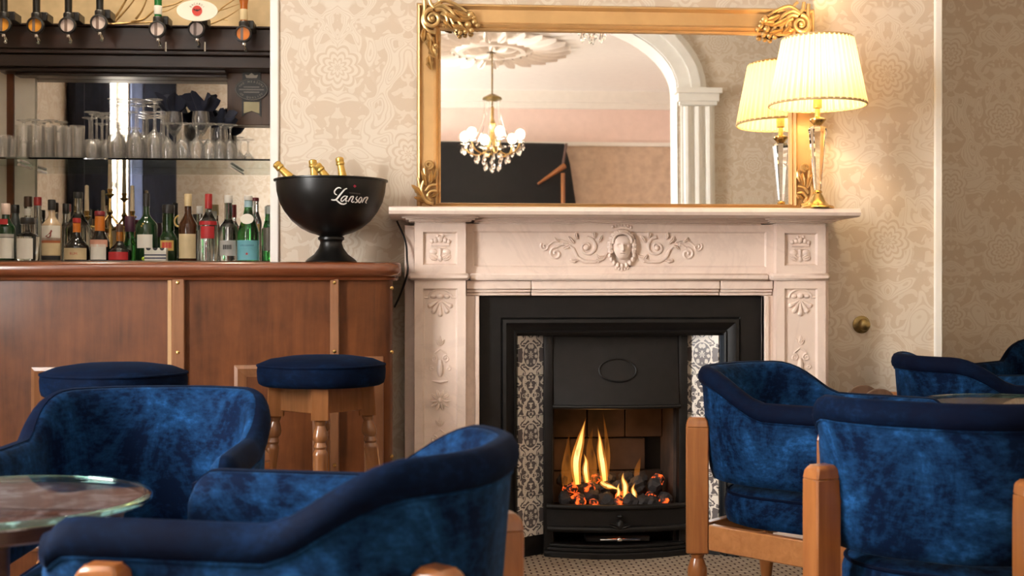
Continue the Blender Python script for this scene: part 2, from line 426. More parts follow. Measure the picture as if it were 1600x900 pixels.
m.grid([[(x, YP+0.005, z) for x, z in full], [(x, YP-0.27, z) for x, z in full]])      # soffit
for (g0, g1, yy) in ((0.0, 0.10, 0.03), (0.10, 0.17, 0.06), (0.17, 0.22, 0.035)):
    a, b = arch_pts(g0), arch_pts(g1)
    m.grid([[(x, YP, z) for x, z in a], [(x, YP+yy, z) for x, z in a], [(x, YP+yy, z) for x, z in b], [(x, YP, z) for x, z in b]])
struct(m.build('trim_arch', M['white']))
m = MB()
for x0, s in ((AX1, 1), (AX0, -1)):
    xa, xb = sorted((x0+s*0.02, x0+s*0.28))
    m.box(xa, xb, YP, YP+0.04, 0, ASZ-0.12)
    for k in range(3):
        xx = xa+0.045+k*0.085; m.tube([(xx, YP+0.04, 0.2), (xx, YP+0.04, ASZ-0.14)], 0.03, 8)
    for k, (gr, z0, z1) in enumerate(((0.015, ASZ-0.13, ASZ-0.10), (0.03, ASZ-0.1, ASZ-0.04), (0.05, ASZ-0.04, ASZ))):
        m.box(xa-gr, xb+gr, YP, YP+0.05+gr, z0, z1)
struct(m.build('trim_pilaster', M['white']))
struct(MB().box(XL-0.2, XR+0.15, -4.35, -4.1, 0, 2.86).build('wall_far', plain('far_wall_paper', (0.56, 0.42, 0.31), 0.6)))
struct(MB().box(XL-0.2, XR+0.15, -4.35, -4.1, 2.86, CEIL).build('wall_far_frieze', M['pink']))
m = MB(); m.box(XL, XR, -4.1, -4.07, 2.84, 2.88); m.box(XL, XR, -4.1, -4.0, CEIL-0.12, CEIL); m.box(XL, XR, -4.1, -4.05, CEIL-0.18, CEIL-0.12)
struct(m.build('trim_picture_rail', M['white']))
struct(MB().box(XL-0.2, XL, -4.1, YP-0.25, 0, CEIL).build('wall_far_left', M['pink']))
struct(MB().box(XR, XR+0.15, -4.1, YP-0.25, 0, CEIL).build('wall_far_right', M['pink']))
# black lacquered panel that the gilt mirror shows
t = thing('lacquer_screen', 'tall glossy black panel with a brown strut seen low in the gilt mirror', 'panel', (0.75, -3.95, 0))
m = MB(); pts = [(-1.2, 0), (0.93, 0), (0.90, 1.2), (0.86, 2.2), (0.80, 2.62), (0.74, 2.84), (-1.2, 2.86)]
m.prism(pts, -0.02, 0.02); m.build('panel', M['blackgloss'], t)
MB().tube([(0.72, 0.05, 1.9), (0.72, 0.05, 2.52)], 0.022, 8).build('strut', M['chairwood'], t)
MB().tube([(0.74, 0.06, 2.6), (0.45, 0.08, 2.40)], [0.03, 0.012], 8).build('strut', M['chairwood'], t)
MB().tube([(0.76, 0.03, 2.84), (0.72, 0.03, 2.6)], 0.015, 6).build('edge_strip', M['tablewood'], t)
# unseen glowing panel added on the far room's wall for ambient light
wn = MB().box(XL+0.01, XL+0.02, -3.4, -2.2, 0.8, 2.7).build('added_light_panel', emit('added_panel_glow', (1.0, 0.95, 0.90), WINDOW_LIGHT*0.85)); struct(wn)

# ceiling rose and chandeliers
def ceiling_rose(x, y, label):
    t = thing('ceiling_rose', label, 'ceiling rose', (x, y, CEIL))
    pm = plain('plaster', (0.80, 0.73, 0.66), 0.7, var=0.05)
    MB().lathe([(0.66, 0), (0.66, -0.02), (0.6, -0.035), (0.56, -0.02), (0.33, -0.02), (0.31, -0.05), (0.26, -0.05), (0.24, -0.02), (0.0, -0.02)], 40).build('disc', pm, t)
    def lf(n, r, L, W, nm):
        me = None
        for k in range(n):
            if me is None:
                mb = MB(); rows = []
                for i in range(6):
                    tt = i/5; ww = W*math.sin(PI*(0.12+0.84*tt)); rows.append([(L*tt, -ww/2, -0.02), (L*tt, -ww/4, -0.05-0.02*math.sin(PI*tt)), (L*tt, 0, -0.04), (L*tt, ww/4, -0.05-0.02*math.sin(PI*tt)), (L*tt, ww/2, -0.02)])
                mb.grid(rows); me = mb.mesh(nm, pm, fix=False)
            a = 2*PI*k/n; o = put(nm, me, t, (r*math.cos(a), r*math.sin(a), 0), (0, 0, a))
    lf(26, 0.38, 0.34, 0.085, 'outer_leaf'); lf(12, 0.05, 0.22, 0.1, 'inner_leaf')
    return t
ceiling_rose(0.61, -2.0, 'round plaster ceiling rose with leaves reflected above the chandelier')
bulb_m = emit('lamp_bulb', (1.0, 0.82, 0.58), BULB_LIGHT)
def chandelier(x, y, zb, ztop, label):
    t = thing('chandelier', label, 'chandelier', (x, y, zb))          # origin at the lowest drop
    H = ztop - zb
    MB().tube([(0, 0, 0.62), (0, 0, H)], 0.008, 8).build('rod', M['oldbrass'], t)
    MB().lathe([(0.0, 0.73), (0.03, 0.72), (0.085, 0.69), (0.09, 0.675), (0.03, 0.66), (0.0, 0.66)], 16).build('crown', M['oldbrass'], t)
    MB().lathe([(0.0, 0.62), (0.02, 0.6), (0.015, 0.5), (0.035, 0.45), (0.015, 0.4), (0.03, 0.3), (0.05, 0.24), (0.02, 0.18), (0.0, 0.16)], 12).build('stem', M['brass'], t)
    MB().lathe([(0.0, 0.2), (0.06, 0.2), (0.13, 0.24), (0.135, 0.235), (0.06, 0.185), (0, 0.18)], 20).build('dish', M['crystal'], t)
    arm = cup = bul = drop = stri = None
    for k in range(6):
        a = 2*PI*(k+0.3)/6; q = (0, 0, a)
        if arm is None:
            arm = MB().tube(smooth([(0.03, 0, 0.24), (0.12, 0, 0.17), (0.22, 0, 0.2), (0.26, 0, 0.27)]), 0.008, 6).mesh('arm', M['brass'])
            cup = MB().lathe([(0.0, 0.26), (0.04, 0.275), (0.045, 0.28), (0.012, 0.285), (0.012, 0.31), (0, 0.31)], 10, Matrix.Translation((0.26, 0, 0))).mesh('cup', M['crystal'])
            bul = MB().ball((0.26, 0, 0.345), 0.042, 0.042, 0.046, 12, 8).mesh('bulb', bulb_m)
            stri = MB().tube(bez((0.07, 0, 0.68), (0.06, 0, 0.5), (0.1, 0, 0.4), (0.2, 0, 0.28), 8), 0.006, 5).mesh('bead_string', M['crystal'])
            drop = MB().lathe([(0, 0.0), (0.011, 0.015), (0.016, 0.03), (0.008, 0.055), (0.002, 0.075), (0, 0.08)], 6).mesh('crystal_drop', M['crystal'])
        put('arm', arm, t, None, q); put('cup', cup, t, None, q); put('bulb', bul, t, None, q); put('bead_string', stri, t, None, (0, 0, a+0.5))
        for rr, zz, dd in ((0.26, 0.17, 0.0), (0.30, 0.19, 0.12), (0.22, 0.18, 0.3), (0.26, 0.17, 0.5), (0.15, 0.09, 0.2), (0.15, 0.09, 0.75), (0.07, 0.02, 0.1)):
            put('crystal_drop', drop, t, (rr*math.cos(a+dd), rr*math.sin(a+dd), zz), (0, 0, a+dd))
    put('crystal_drop', drop, t, (0, 0, 0.0))
    return t
chandelier(0.615, -2.0, 2.27, CEIL-0.05, 'crystal chandelier with lit bulbs hanging in the middle of the gilt mirror')
chandelier(1.05, 1.6, 2.62, CEIL, 'second crystal chandelier, its lowest drops just showing at the top of the gilt mirror')
ceiling_rose(1.05, 1.6, 'plaster ceiling rose over the nearer chandelier, out of the direct view')

# ceiling downlights over the bar (above the frame)
dl_ring = MB().lathe([(0.045, -0.004), (0.062, -0.006), (0.066, 0.0), (0.045, 0.02), (0.045, -0.004)], 24).mesh('ring', M['chrome'])
dl_lens = MB().lathe([(0.0, 0.004), (0.045, 0.004), (0.045, 0.006), (0, 0.006)], 24).mesh('lens', emit('downlight_lens', (1.0, 0.85, 0.65), 30.0))
for x, lb in ((-1.75, 'chrome ceiling downlight over the left end of the bar, above the frame'), (-0.95, 'chrome ceiling downlight over the right end of the bar, above the frame')):
    t = thing('ceiling_downlight', lb, 'downlight', (x, 5.35, CEIL-0.012), 0, 'bar downlights')
    put('ring', dl_ring, t); put('lens', dl_lens, t)
    al = bpy.data.lights.new('downlight', 'SPOT'); al.energy = BAR_W; al.color = (1.0, 0.84, 0.62); al.spot_size = R(95); al.spot_blend = 0.8; al.shadow_soft_size = 0.045
    o = bpy.data.objects.new('downlight', al); COL.objects.link(o); o.location = (x, 5.35, CEIL-0.03); o.rotation_euler = (R(12), 0, 0)

# ------------------------------------------------------------------ fireplace surround
FX = 0.717
fp = thing('fireplace_surround', 'pale pink marble chimneypiece with a carved face on its frieze', 'fireplace', (FX, YB, 0))
def L(x): return x - FX
def LY(y): return y - YB
mm = M['marble']
def fbox(name, x0, x1, y0, y1, z0, z1, bevel=0.003, parent=None, mat=None):
    return MB().box(L(x0), L(x1), LY(y0), LY(y1), z0, z1).build(name, mat or mm, parent or fp, bevel=bevel)
# shelf with rounded front
m = MB(); prof = [(4.70, 1.254), (4.395, 1.254), (4.378, 1.258), (4.372, 1.269), (4.378, 1.281), (4.39, 1.285), (4.70, 1.285)]
xs0, xs1 = -0.123, 1.553
m.grid([[(L(xs0), LY(y), z) for y, z in prof], [(L(xs1), LY(y), z) for y, z in prof]], close=True)
m.add([(L(xs0), LY(y), z) for y, z in prof], [tuple(range(7))]); m.add([(L(xs1), LY(y), z) for y, z in prof], [tuple(range(7))])
m.build('shelf', mm, fp, fix=True)
def cornice(x0, x1, yf, name):
    m = MB(); st = ((0.0, 1.232, 1.238), (0.02, 1.238, 1.243), (0.032, 1.243, 1.249), (0.045, 1.249, 1.2545))
    for g, z0, z1 in st: m.box(L(x0-g), L(x1+g), LY(yf-g), LY(4.69), z0, z1)
    m.build(name, mm, fp, bevel=0.002)
cornice(-0.035, 0.149, 4.515, 'cornice'); cornice(1.288, 1.472, 4.515, 'cornice')
cornice(0.2, 1.24, 4.555, 'cornice')
def panel_block(name, x0, x1, z0, z1, yf, bw, rec, parent=fp):
    """a block whose face carries a sunk panel"""
    m = MB(); xi0, xi1, zi0, zi1 = x0+bw, x1-bw, z0+bw, z1-bw
    R4 = lambda a, b, c, d, y: [(L(a), LY(y), c), (L(b), LY(y), c), (L(b), LY(y), d), (L(a), LY(y), d)]
    e = 0.006
    m.grid([R4(x0, x1, z0, z1, 4.69), R4(x0, x1, z0, z1, yf), R4(xi0, xi1, zi0, zi1, yf), R4(xi0+e, xi1-e, zi0+e, zi1-e, yf+rec)], close=True)
    m.add(R4(xi0+e, xi1-e, zi0+e, zi1-e, yf+rec), [(0, 1, 2, 3)])
    return m.build(name, mm, parent, ang=25)
def basket(x, z, y, nm='fruit_carving', par=None):
    m = MB(); y = LY(y); x = L(x)
    m.tube([(x-0.032, y, z+0.013), (x+0.032, y, z+0.013)], 0.006, 6); m.tube([(x-0.022, y, z+0.003), (x+0.022, y, z+0.003)], 0.004, 6)
    m.tube([(x, y, z+0.0), (x, y, z-0.03)], [0.007, 0.004], 6)
    for dx, dz, r in ((-0.03, 0.027, 0.009), (-0.016, 0.03, 0.01), (0.0, 0.034, 0.013), (0.018, 0.03, 0.010), (0.031, 0.026, 0.008), (-0.008, 0.045, 0.006), (0.011, 0.046, 0.006)):
        m.ball((x+dx, y, z+dz), r, 0.008, r, 8, 5)
    for s in (-1, 1):
        m.ball((x+s*0.024, y, z-0.012), 0.015, 0.006, 0.012, 8, 5)
        m.leaf((x+s*0.008, y, z-0.035), PI/2-s*0.9, 0.035, 0.018, 0.006, -s*0.6)
        m.leaf((x+s*0.012, y, z-0.04), PI/2-s*1.5, 0.03, 0.014, 0.006, s*0.7)
    m.ball((x, y, z-0.036), 0.008, 0.007, 0.012, 8, 5)
    return m.build(nm, mm, par, fix=False)
def shell(x, z, y, par):
    m = MB(); x = L(x); y = LY(y)
    m.tube([(x+0.042*math.cos(a), y, z+0.03*math.sin(a)) for a in [PI*i/12 for i in range(13)]], 0.005, 6)
    m.tube([(x-0.058, y, z), (x-0.04, y, z)], 0.004, 6); m.tube([(x+0.04, y, z), (x+0.058, y, z)], 0.004, 6)
    m.ball((x, y, z+0.006), 0.014, 0.011, 0.011, 10, 6)
    for s in (-1, 1): m.ball((x+s*0.024, y, z+0.004), 0.012, 0.007, 0.008, 8, 5)
    for k in range(-2, 3):
        a = -PI/2 + k*0.52; ln = 0.052-0.005*abs(k)
        m.tube([(x+0.008*math.cos(a), y, z-0.008+0.008*math.sin(a)), (x+ln*0.7*math.cos(a), y, z-0.008+ln*0.7*math.sin(a)), (x+ln*math.cos(a), y, z-0.008+ln*math.sin(a))], [0.003, 0.007, 0.009], 7)
        m.ball((x+ln*math.cos(a), y, z-0.008+ln*math.sin(a)), 0.0095, 0.009, 0.0095, 8, 5)
    return m.build('shell_carving', mm, par, fix=False)
def candelabrum_carving(x, z0, y, par):
    """the hanging arabesque carved down each pier"""
    m = MB(); x = L(x); y = LY(y)
    for zc in (z0, z0-0.29):
        m.leaf((x, y, zc-0.01), PI/2, 0.04, 0.012, 0.006)
        for s in (-1, 1):
            m.leaf((x, y, zc-0.01), PI/2-s*0.6, 0.03, 0.01, 0.005)
            m.tube(spiral(x+s*0.022, zc-0.055, 0.014, 1.3, PI/2, s, 16, 0.2, y), [0.004]*17, 6)
            m.tube([(x, y, zc-0.02), (x+s*0.02, y, zc-0.035), (x+s*0.024, y, zc-0.042)], 0.0035, 6)
            m.tube(spiral(x+s*0.03, zc-0.09, 0.010, 1.2, PI/2, -s, 14, 0.2, y), [0.0035]*15, 6)
        m.tube([(x, y, zc-0.06), (x, y, zc-0.085), (x, y, zc-0.11), (x, y, zc-0.12)], [0.006, 0.011, 0.010, 0.004], 8)
        m.tube([(x-0.028, y, zc-0.135), (x, y, zc-0.14), (x+0.028, y, zc-0.135)], [0.003, 0.008, 0.003], 6)
    zc = z0-0.205
    m.ball((x, y, zc), 0.011, 0.012, 0.011, 8, 5)
    for k in range(10):
        a = 2*PI*k/10; m.leaf((x+0.008*math.cos(a), y, zc+0.008*math.sin(a)), a, 0.032, 0.017, 0.008)
    return m.build('arabesque_carving', mm, par, fix=False)
for sx, (x0, x1) in ((-1, (-0.035, 0.149)), (1, (1.288, 1.472))):
    cxp = (x0+x1)/2
    blk = panel_block('corner_block', x0, x1, 1.052, 1.232, 4.52, 0.03, 0.012)
    basket(cxp, 1.142, 4.532, 'fruit_carving', blk)
    fbox('pier_band', x0-0.022, x1+0.014, 4.505, 4.69, 1.028, 1.053, 0.008)
    pr = panel_block('pier', x0, x1, 0.14, 1.028, 4.52, 0.03, 0.01)
    shell(cxp, 0.965, 4.53, pr); candelabrum_carving(cxp, 0.80, 4.53, pr)
    fbox('pier_return', *((x0-0.037, x0) if sx < 0 else (x1, x1+0.037)), 4.6, 4.69, 0.14, 1.23, 0.002)
    fbox('plinth', x0-0.03, x1+0.015, 4.505, 4.69, 0, 0.14, 0.004)
    xa, xb = (x1, 0.2) if sx < 0 else (1.254, x0)
    fbox('jamb_slip', xa, xb, 4.565, 4.69, 0, 0.972, 0.002)
    fbox('jamb_bead', *( (xb-0.016, xb) if sx < 0 else (xa, xa+0.016)), 4.555, 4.60, 0, 0.972, 0.003)
fr = panel_block('frieze', 0.1495, 1.2875, 1.05, 1.234, 4.56, 0.026, 0.008)
fbox('frieze_band', 0.164, 1.265, 4.535, 4.69, 1.028, 1.053, 0.006)
for x0, x1 in ((0.152, 0.388), (0.390, 1.086), (1.089, 1.285)):       # the three architrave stones with open joints
    m = MB()
    for y, z0, z1 in ((4.552, 0.995, 1.028), (4.56, 0.984, 0.996), (4.568, 0.972, 0.985)):
        m.box(L(x0), L(x1), LY(y), LY(4.69), z0, z1)
    m.build('architrave_stone', mm, fp, bevel=0.003)
# carved frieze: woman's face in a wreath and leaf scrolls each side
fy = LY(4.568); fx, fz = L(0.723), 1.148
m = MB(); rows = []
for i in range(29):
    b = -1 + 2*i/28; row = []
    for k in range(25):
        a = -1 + 2*k/24
        x, z = a*math.sqrt(max(0, 1-b*b*0.96)), b
        wdt = 0.0335*(1 - 0.18*max(0, -b)**1.5); dx = x*wdt; dz = z*0.045
        r2 = min(1, x*x + 0.0)
        h = 0.026*math.sqrt(max(0, 1-x*x*0.98-0.0))*math.sqrt(max(0, 1-b*b*0.96))
        ga = lambda cx, cz, sx_, sz_, am: am*math.exp(-((dx-cx)/sx_)**2-((dz-cz)/sz_)**2)
        h += ga(0, -0.002, 0.0042, 0.012, 0.011) + ga(0, -0.010, 0.0058, 0.004, 0.008)          # nose
        h -= ga(0.0125, 0.007, 0.0065, 0.0048, 0.011) + ga(-0.0125, 0.007, 0.0065, 0.0048, 0.011)  # eye hollows
        h += ga(0.0125, 0.0065, 0.004, 0.002, 0.006) + ga(-0.0125, 0.0065, 0.004, 0.002, 0.006)
        h += ga(0.0125, 0.0145, 0.009, 0.0025, 0.003) + ga(-0.0125, 0.0145, 0.009, 0.0025, 0.003)
        h += ga(0, -0.0195, 0.008, 0.0018, 0.004) + ga(0, -0.0245, 0.0065, 0.002, 0.004) - ga(0, -0.0219, 0.009, 0.0014, 0.006)
        h += ga(0, -0.034, 0.009, 0.006, 0.003)
        row.append((fx+dx, fy-h-0.008, fz+dz))
    rows.append(row)
m.grid(rows); m.build('carved_face', mm, fr, fix=False)
m = MB()
for k in range(26):
    a = -0.35 + (PI+0.7)*k/25; rx, rz = 0.044, 0.056
    m.ball((fx+rx*math.cos(a), fy-0.010, fz+0.004+rz*math.sin(a)), 0.0095+0.003*(k % 2), 0.012, 0.0095, 7, 5)
for k in range(15):
    a = 0.15 + (PI-0.3)*k/14; m.ball((fx+0.034*math.cos(a), fy-0.014, fz+0.012+0.045*math.sin(a)), 0.008, 0.010, 0.007, 7, 5)
m.tube([(fx+0.035*math.cos(a), fy-0.022, fz+0.022+0.03*math.sin(a)) for a in [PI*i/10 for i in range(11)]], 0.004, 6)
m.build('carved_hair', mm, fr, fix=False)
m = MB()
for k in range(7): m.ball((fx+0.018*(k-3)/1.6, fy-0.008, fz+0.078+0.006*math.cos((k-3)*0.7)), 0.0055, 0.007, 0.0065, 7, 5)
m.tube([(fx-0.036, fy, fz+0.066), (fx, fy-0.004, fz+0.074), (fx+0.036, fy, fz+0.066)], 0.004, 6)
m.build('carved_crown', mm, fr, fix=False)
m = MB()
for k in range(9):
    a = -PI/2 + (k-4)*0.36; m.ball((fx+0.045*math.cos(a), fy-0.008, fz-0.022+0.045*math.sin(a)), 0.0105-0.0008*abs(k-4), 0.012, 0.011, 8, 5)
for k in range(5): m.ball((fx+0.011*(k-2), fy-0.007, fz-0.079+0.003*abs(k-2)), 0.0055, 0.008, 0.009, 7, 5)
m.build('carved_garland', mm, fr, fix=False)
for s in (-1, 1):
    m = MB(); X = lambda d: fx + s*d
    yy = fy-0.001
    m.tube(spiral(X(0.128), fz+0.002, 0.036, 1.4, PI/2 if s > 0 else PI/2, s, 26, 0.15, yy), [0.0065-0.003*i/26 for i in range(27)], 7)
    m.ball((X(0.13), yy, fz), 0.012, 0.010, 0.011, 8, 5)
    m.tube([(X(d), yy, fz+z) for d, z in ((0.055, -0.02), (0.07, -0.042), (0.1, -0.052), (0.14, -0.05), (0.165, -0.035), (0.178, -0.005), (0.2, 0.012), (0.225, 0.01), (0.24, 0.0))], [0.004, 0.006, 0.007, 0.008, 0.007, 0.006, 0.005, 0.005, 0.004], 7)
    m.tube(spiral(X(0.243), fz-0.022, 0.024, 1.35, PI/2, -s, 22, 0.15, yy), [0.005]*23, 6)
    m.tube(spiral(X(0.283), fz+0.004, 0.017, 1.3, PI*0.75 if s < 0 else PI*0.25, -s, 18, 0.2, yy), [0.004]*19, 6)
    m.tube([(X(0.2), yy, fz+0.02), (X(0.225), yy, fz+0.028), (X(0.255), yy, fz+0.02), (X(0.272), yy, fz+0.006)], 0.004, 6)
    for d, z, an, ln, wd in ((0.085, 0.02, 1.9, 0.03, 0.014), (0.1, 0.035, 1.3, 0.03, 0.014), (0.165, 0.03, 1.2, 0.03, 0.014), (0.175, 0.015, 0.7, 0.035, 0.016), (0.06, -0.03, -0.4, 0.035, 0.016), (0.1, -0.05, 2.6, 0.03, 0.014), (0.16, -0.045, -0.3, 0.034, 0.016), (0.19, 0.01, -0.7, 0.03, 0.014), (0.23, 0.02, 0.6, 0.026, 0.012), (0.075, -0.045, 0.6, 0.03, 0.014)):
        m.leaf((X(d), yy, fz+z), an if s > 0 else PI-an, ln, wd, 0.009, 0.4*s)
    for d, z in ((0.085, -0.05), (0.175, -0.052), (0.185, -0.045), (0.215, 0.012)): m.ball((X(d), yy, fz+z), 0.007, 0.008, 0.006, 7, 5)
    m.build('carved_scroll', mm, fr, fix=False)

# ------------------------------------------------------------------ cast-iron insert
ins = thing('fireplace_insert', 'black cast iron fireplace insert with grey and white tiled cheeks', 'fireplace', (FX, 4.62, 0))
def IX(x): return x - FX
def IY(y): return y - 4.62
iron = M['iron']
def sweep3(x0, x1, z1, prof, name, par):
    """three-sided mitred frame (open at the hearth)"""
    m = MB(); rows = []
    for d, y in prof:
        rows.append([(IX(x0+d), IY(y), 0.001), (IX(x0+d), IY(y), z1-d), (IX(x1-d), IY(y), z1-d), (IX(x1-d), IY(y), 0.001)])
    m.grid(rows); return m.build(name, iron, par, ang=25)
sweep3(0.2, 1.254, 0.972, [(0, 4.69), (0, 4.60), (0.004, 4.597), (0.08, 4.597), (0.084, 4.60)], 'outer_frame', ins)
sweep3(0.284, 1.170, 0.888, [(0, 4.602), (0.004, 4.588), (0.016, 4.586), (0.02, 4.592), (0.045, 4.608), (0.05, 4.600), (0.056, 4.604), (0.058, 4.66)], 'inner_frame', ins)
MB().box(IX(0.34), IX(1.115), IY(4.635), IY(4.70), 0.823, 0.835).build('lintel', iron, ins, bevel=0.002)
def tile_mat():
    g = G('arabesque_tile'); p = g.sep(g.obj())
    a = g.math('ABSOLUTE', p[0]); bz = g.math('FLOORED_MODULO', g.math('ADD', p[2], 0.0), 0.3)
    d = g.math('SUBTRACT', bz, 0.15); ad = g.math('ABSOLUTE', d)
    vec = g.comb(a, ad, 0.37)
    n1 = g.noise(vec, 42.0, 1.0, 0.4, 0.9)
    scr = g.math('MULTIPLY', g.step(n1, 0.44, 0.47), g.math('SUBTRACT', 1.0, g.step(n1, 0.58, 0.61)))
    # lozenge strapwork
    w1 = g.math('ABSOLUTE', g.math('SUBTRACT', a, g.math('MULTIPLY', 0.036, g.math('ABSOLUTE', g.math('COSINE', g.math('MULTIPLY', d, PI/0.1))))))
    strap = g.math('SUBTRACT', 1.0, g.step(w1, 0.004, 0.006))
    r = g.math('SQRT', g.math('ADD', g.math('POWER', g.math('DIVIDE', a, 0.036), 2.0), g.math('POWER', g.math('DIVIDE', d, 0.046), 2.0)))
    th = g.math('ARCTAN2', a, d)
    disc = g.math('SUBTRACT', 1.0, g.step(r, 0.96, 1.0))
    pet = g.step(g.math('ADD', g.math('SINE', g.math('MULTIPLY', th, 8.0)), g.math('MULTIPLY', g.math('SINE', g.math('MULTIPLY', r, 11.0)), 0.9)), 0.25, 0.5)
    rim = g.math('MULTIPLY', g.step(r, 0.96, 1.0), g.math('SUBTRACT', 1.0, g.step(r, 1.08, 1.12)))
    pale = g.math('MAXIMUM', scr, strap)
    pale = g.math('ADD', g.math('MULTIPLY', pale, g.math('SUBTRACT', 1.0, disc)), g.math('MULTIPLY', g.math('MULTIPLY', pet, 0.8), disc))
    pale = g.math('MAXIMUM', pale, rim); pale = g.math('MINIMUM', pale, 1.0)
    return g.set(g.mix(pale, (0.13, 0.115, 0.115), (0.74, 0.68, 0.60)), 0.2, Coat_Weight=0.4)
tmat = tile_mat()
for s, (xo, xi) in ((-1, (0.342, 0.446)), (1, (1.100, 0.990))):
    yo, yi = 4.625, 4.70
    ang = math.atan2(yi-yo, xi-xo); wl = math.hypot(xi-xo, yi-yo)
    for k in range(5):
        z0 = 0.074 + 0.15*k
        me = MB().box(-wl/2+0.001, wl/2-0.001, -0.004, 0.008, z0+0.0008, z0+0.1492).mesh('tile', tmat, bevel=0.0012)
        o = put('tile', me, ins, (IX((xo+xi)/2), IY((yo+yi)/2), 0), (0, 0, ang if s < 0 else ang-PI))
    m = MB(); m.add([(IX(xo), IY(yo), 0), (IX(xi), IY(yi), 0), (IX(xi), IY(yi), 0.073), (IX(xo), IY(yo), 0.073)], [(0, 1, 2, 3)])
    m.add([(IX(xo), IY(yo+0.02), 0.05), (IX(xi), IY(yi+0.02), 0.05), (IX(xi), IY(yi+0.02), 0.84), (IX(xo), IY(yo+0.02), 0.84)], [(0, 1, 2, 3)])
    m.build('cheek_plate', iron, ins, fix=False)
    xa, xb = sorted((xi, xi+(-s)*0.034))
    MB().box(IX(xa), IX(xb), IY(4.665), IY(4.76), 0, 0.828).build('jamb_bar', iron, ins, bevel=0.006, seg=2)
# hood: a curved canopy plate
m = MB(); rows = []
for i in range(9):
    t_ = i/8; z = 0.556 + (0.825-0.556)*t_
    row = []
    for k in range(17):
        q = -1 + 2*k/16; y = 4.685 - 0.055*(1-q*q*0.55)*(1-t_)**1.3 - 0.008
        row.append((IX(0.718+q*0.236), IY(y), z))
    rows.append(row)
rows.insert(0, [(x, y+0.02, z) for x, y, z in rows[0]])
m.grid(rows); hd = m.build('hood', iron, ins, fix=False)
m = MB(); m.tube([(IX(0.722)+0.070*math.cos(a), IY(4.652)-0.0+0.010*math.sin(a), 0.692+0.042*math.sin(a)) for a in [2*PI*i/32 for i in range(33)]], 0.0035, 6)
m.build('oval_moulding', iron, hd)
m = MB(); m.tube([(IX(0.718+q*0.24), IY(4.677-0.055*(1-q*q*0.55)-0.002), 0.557) for q in [-1+2*k/16 for k in range(17)]], 0.008, 8)
m.build('hood_lip', iron, hd)
# firebox: cheeks, back bricks, ash base
MB().box(IX(0.47), IX(0.49), IY(4.72), IY(5.02), 0, 0.85).build('firebox_side', M['soot'], ins)
MB().box(IX(0.945), IX(0.965), IY(4.72), IY(5.02), 0, 0.85).build('firebox_side', M['soot'], ins)
brick_me = {}
for r_ in range(5):
    for c_ in range(3):
        x0 = 0.492 + c_*0.152 - (0.07 if r_ % 2 else 0); x1 = min(x0+0.148, 0.943); x0 = max(x0, 0.492)
        if x1-x0 > 0.01:
            MB().box(IX(x0), IX(x1), IY(4.93-0.003*((r_+c_) % 2)), IY(5.0), 0.15+r_*0.13, 0.275+r_*0.13).build('fire_brick', M['soot'], ins, bevel=0.003)
MB().box(IX(0.47), IX(0.965), IY(4.98), IY(5.05), 0, 0.86).build('firebox_back', M['iron'], ins)
MB().box(IX(0.49), IX(0.945), IY(4.66), IY(5.0), 0.10, 0.12).build('grate_floor', iron, ins)
def bow(x0, x1, yb, bulge, n=20): return [(IX(x0+(x1-x0)*i/n), IY(yb-bulge*math.sin(PI*(0.08+0.84*i/n))), 0) for i in range(n+1)]
def bow_bar(name, x0, x1, yb, bulge, z, r, flat=1.0):
    return MB().tube([(x, y, z) for x, y, _ in bow(x0, x1, yb, bulge)], r, 10).build(name, iron, ins)
bow_bar('grate_bar', 0.455, 0.985, 4.66, 0.06, 0.188, 0.010)
bow_bar('grate_bar', 0.458, 0.982, 4.66, 0.062, 0.106, 0.0115)
m = MB(); a = bow(0.455, 0.985, 4.665, 0.058); m.grid([[(x, y, 0.115) for x, y, _ in a], [(x, y, 0.182) for x, y, _ in a]]); m.build('grate_plate', iron, ins, fix=False)
m = MB()
for off, z0, z1 in ((0.0, 0.0, 0.022), (-0.012, 0.022, 0.036), (-0.022, 0.036, 0.048)):
    a = bow(0.445+abs(off), 0.995-abs(off), 4.67, 0.095+off); rr = [(x, y, z0) for x, y, _ in a]
    poly = [(x, y) for x, y, _ in a] + [(IX(0.995-abs(off)), IY(4.68)), (IX(0.445+abs(off)), IY(4.68))]
    m.prismz(poly, z0, z1)
m.build('fender', iron, ins, bevel=0.003)
m = MB(); cx = IX(0.722); yv = IY(4.594)
m.ball((cx, yv, 0.125), 0.016, 0.014, 0.02, 10, 6); m.ball((cx, yv, 0.156), 0.012, 0.01, 0.007, 10, 6)
for s in (-1, 1): m.leaf((cx, yv-0.004, 0.112), PI/2-s*1.0, 0.045, 0.02, 0.008, -s*0.5)
m.build('grate_ornament', iron, ins, fix=False)
m = MB(); m.box(IX(0.60), IX(0.84), IY(4.63), IY(4.70), 0.055, 0.075); m.build('ash_tray', iron, ins, bevel=0.003)
m = MB(); m.tube([(IX(0.65), IY(4.615), 0.066), (IX(0.80), IY(4.615), 0.066)], 0.005, 8); m.ball((cx, IY(4.612), 0.066), 0.012, 0.01, 0.012, 8, 6)
m.build('ash_tray_handle', M['chrome'], ins)
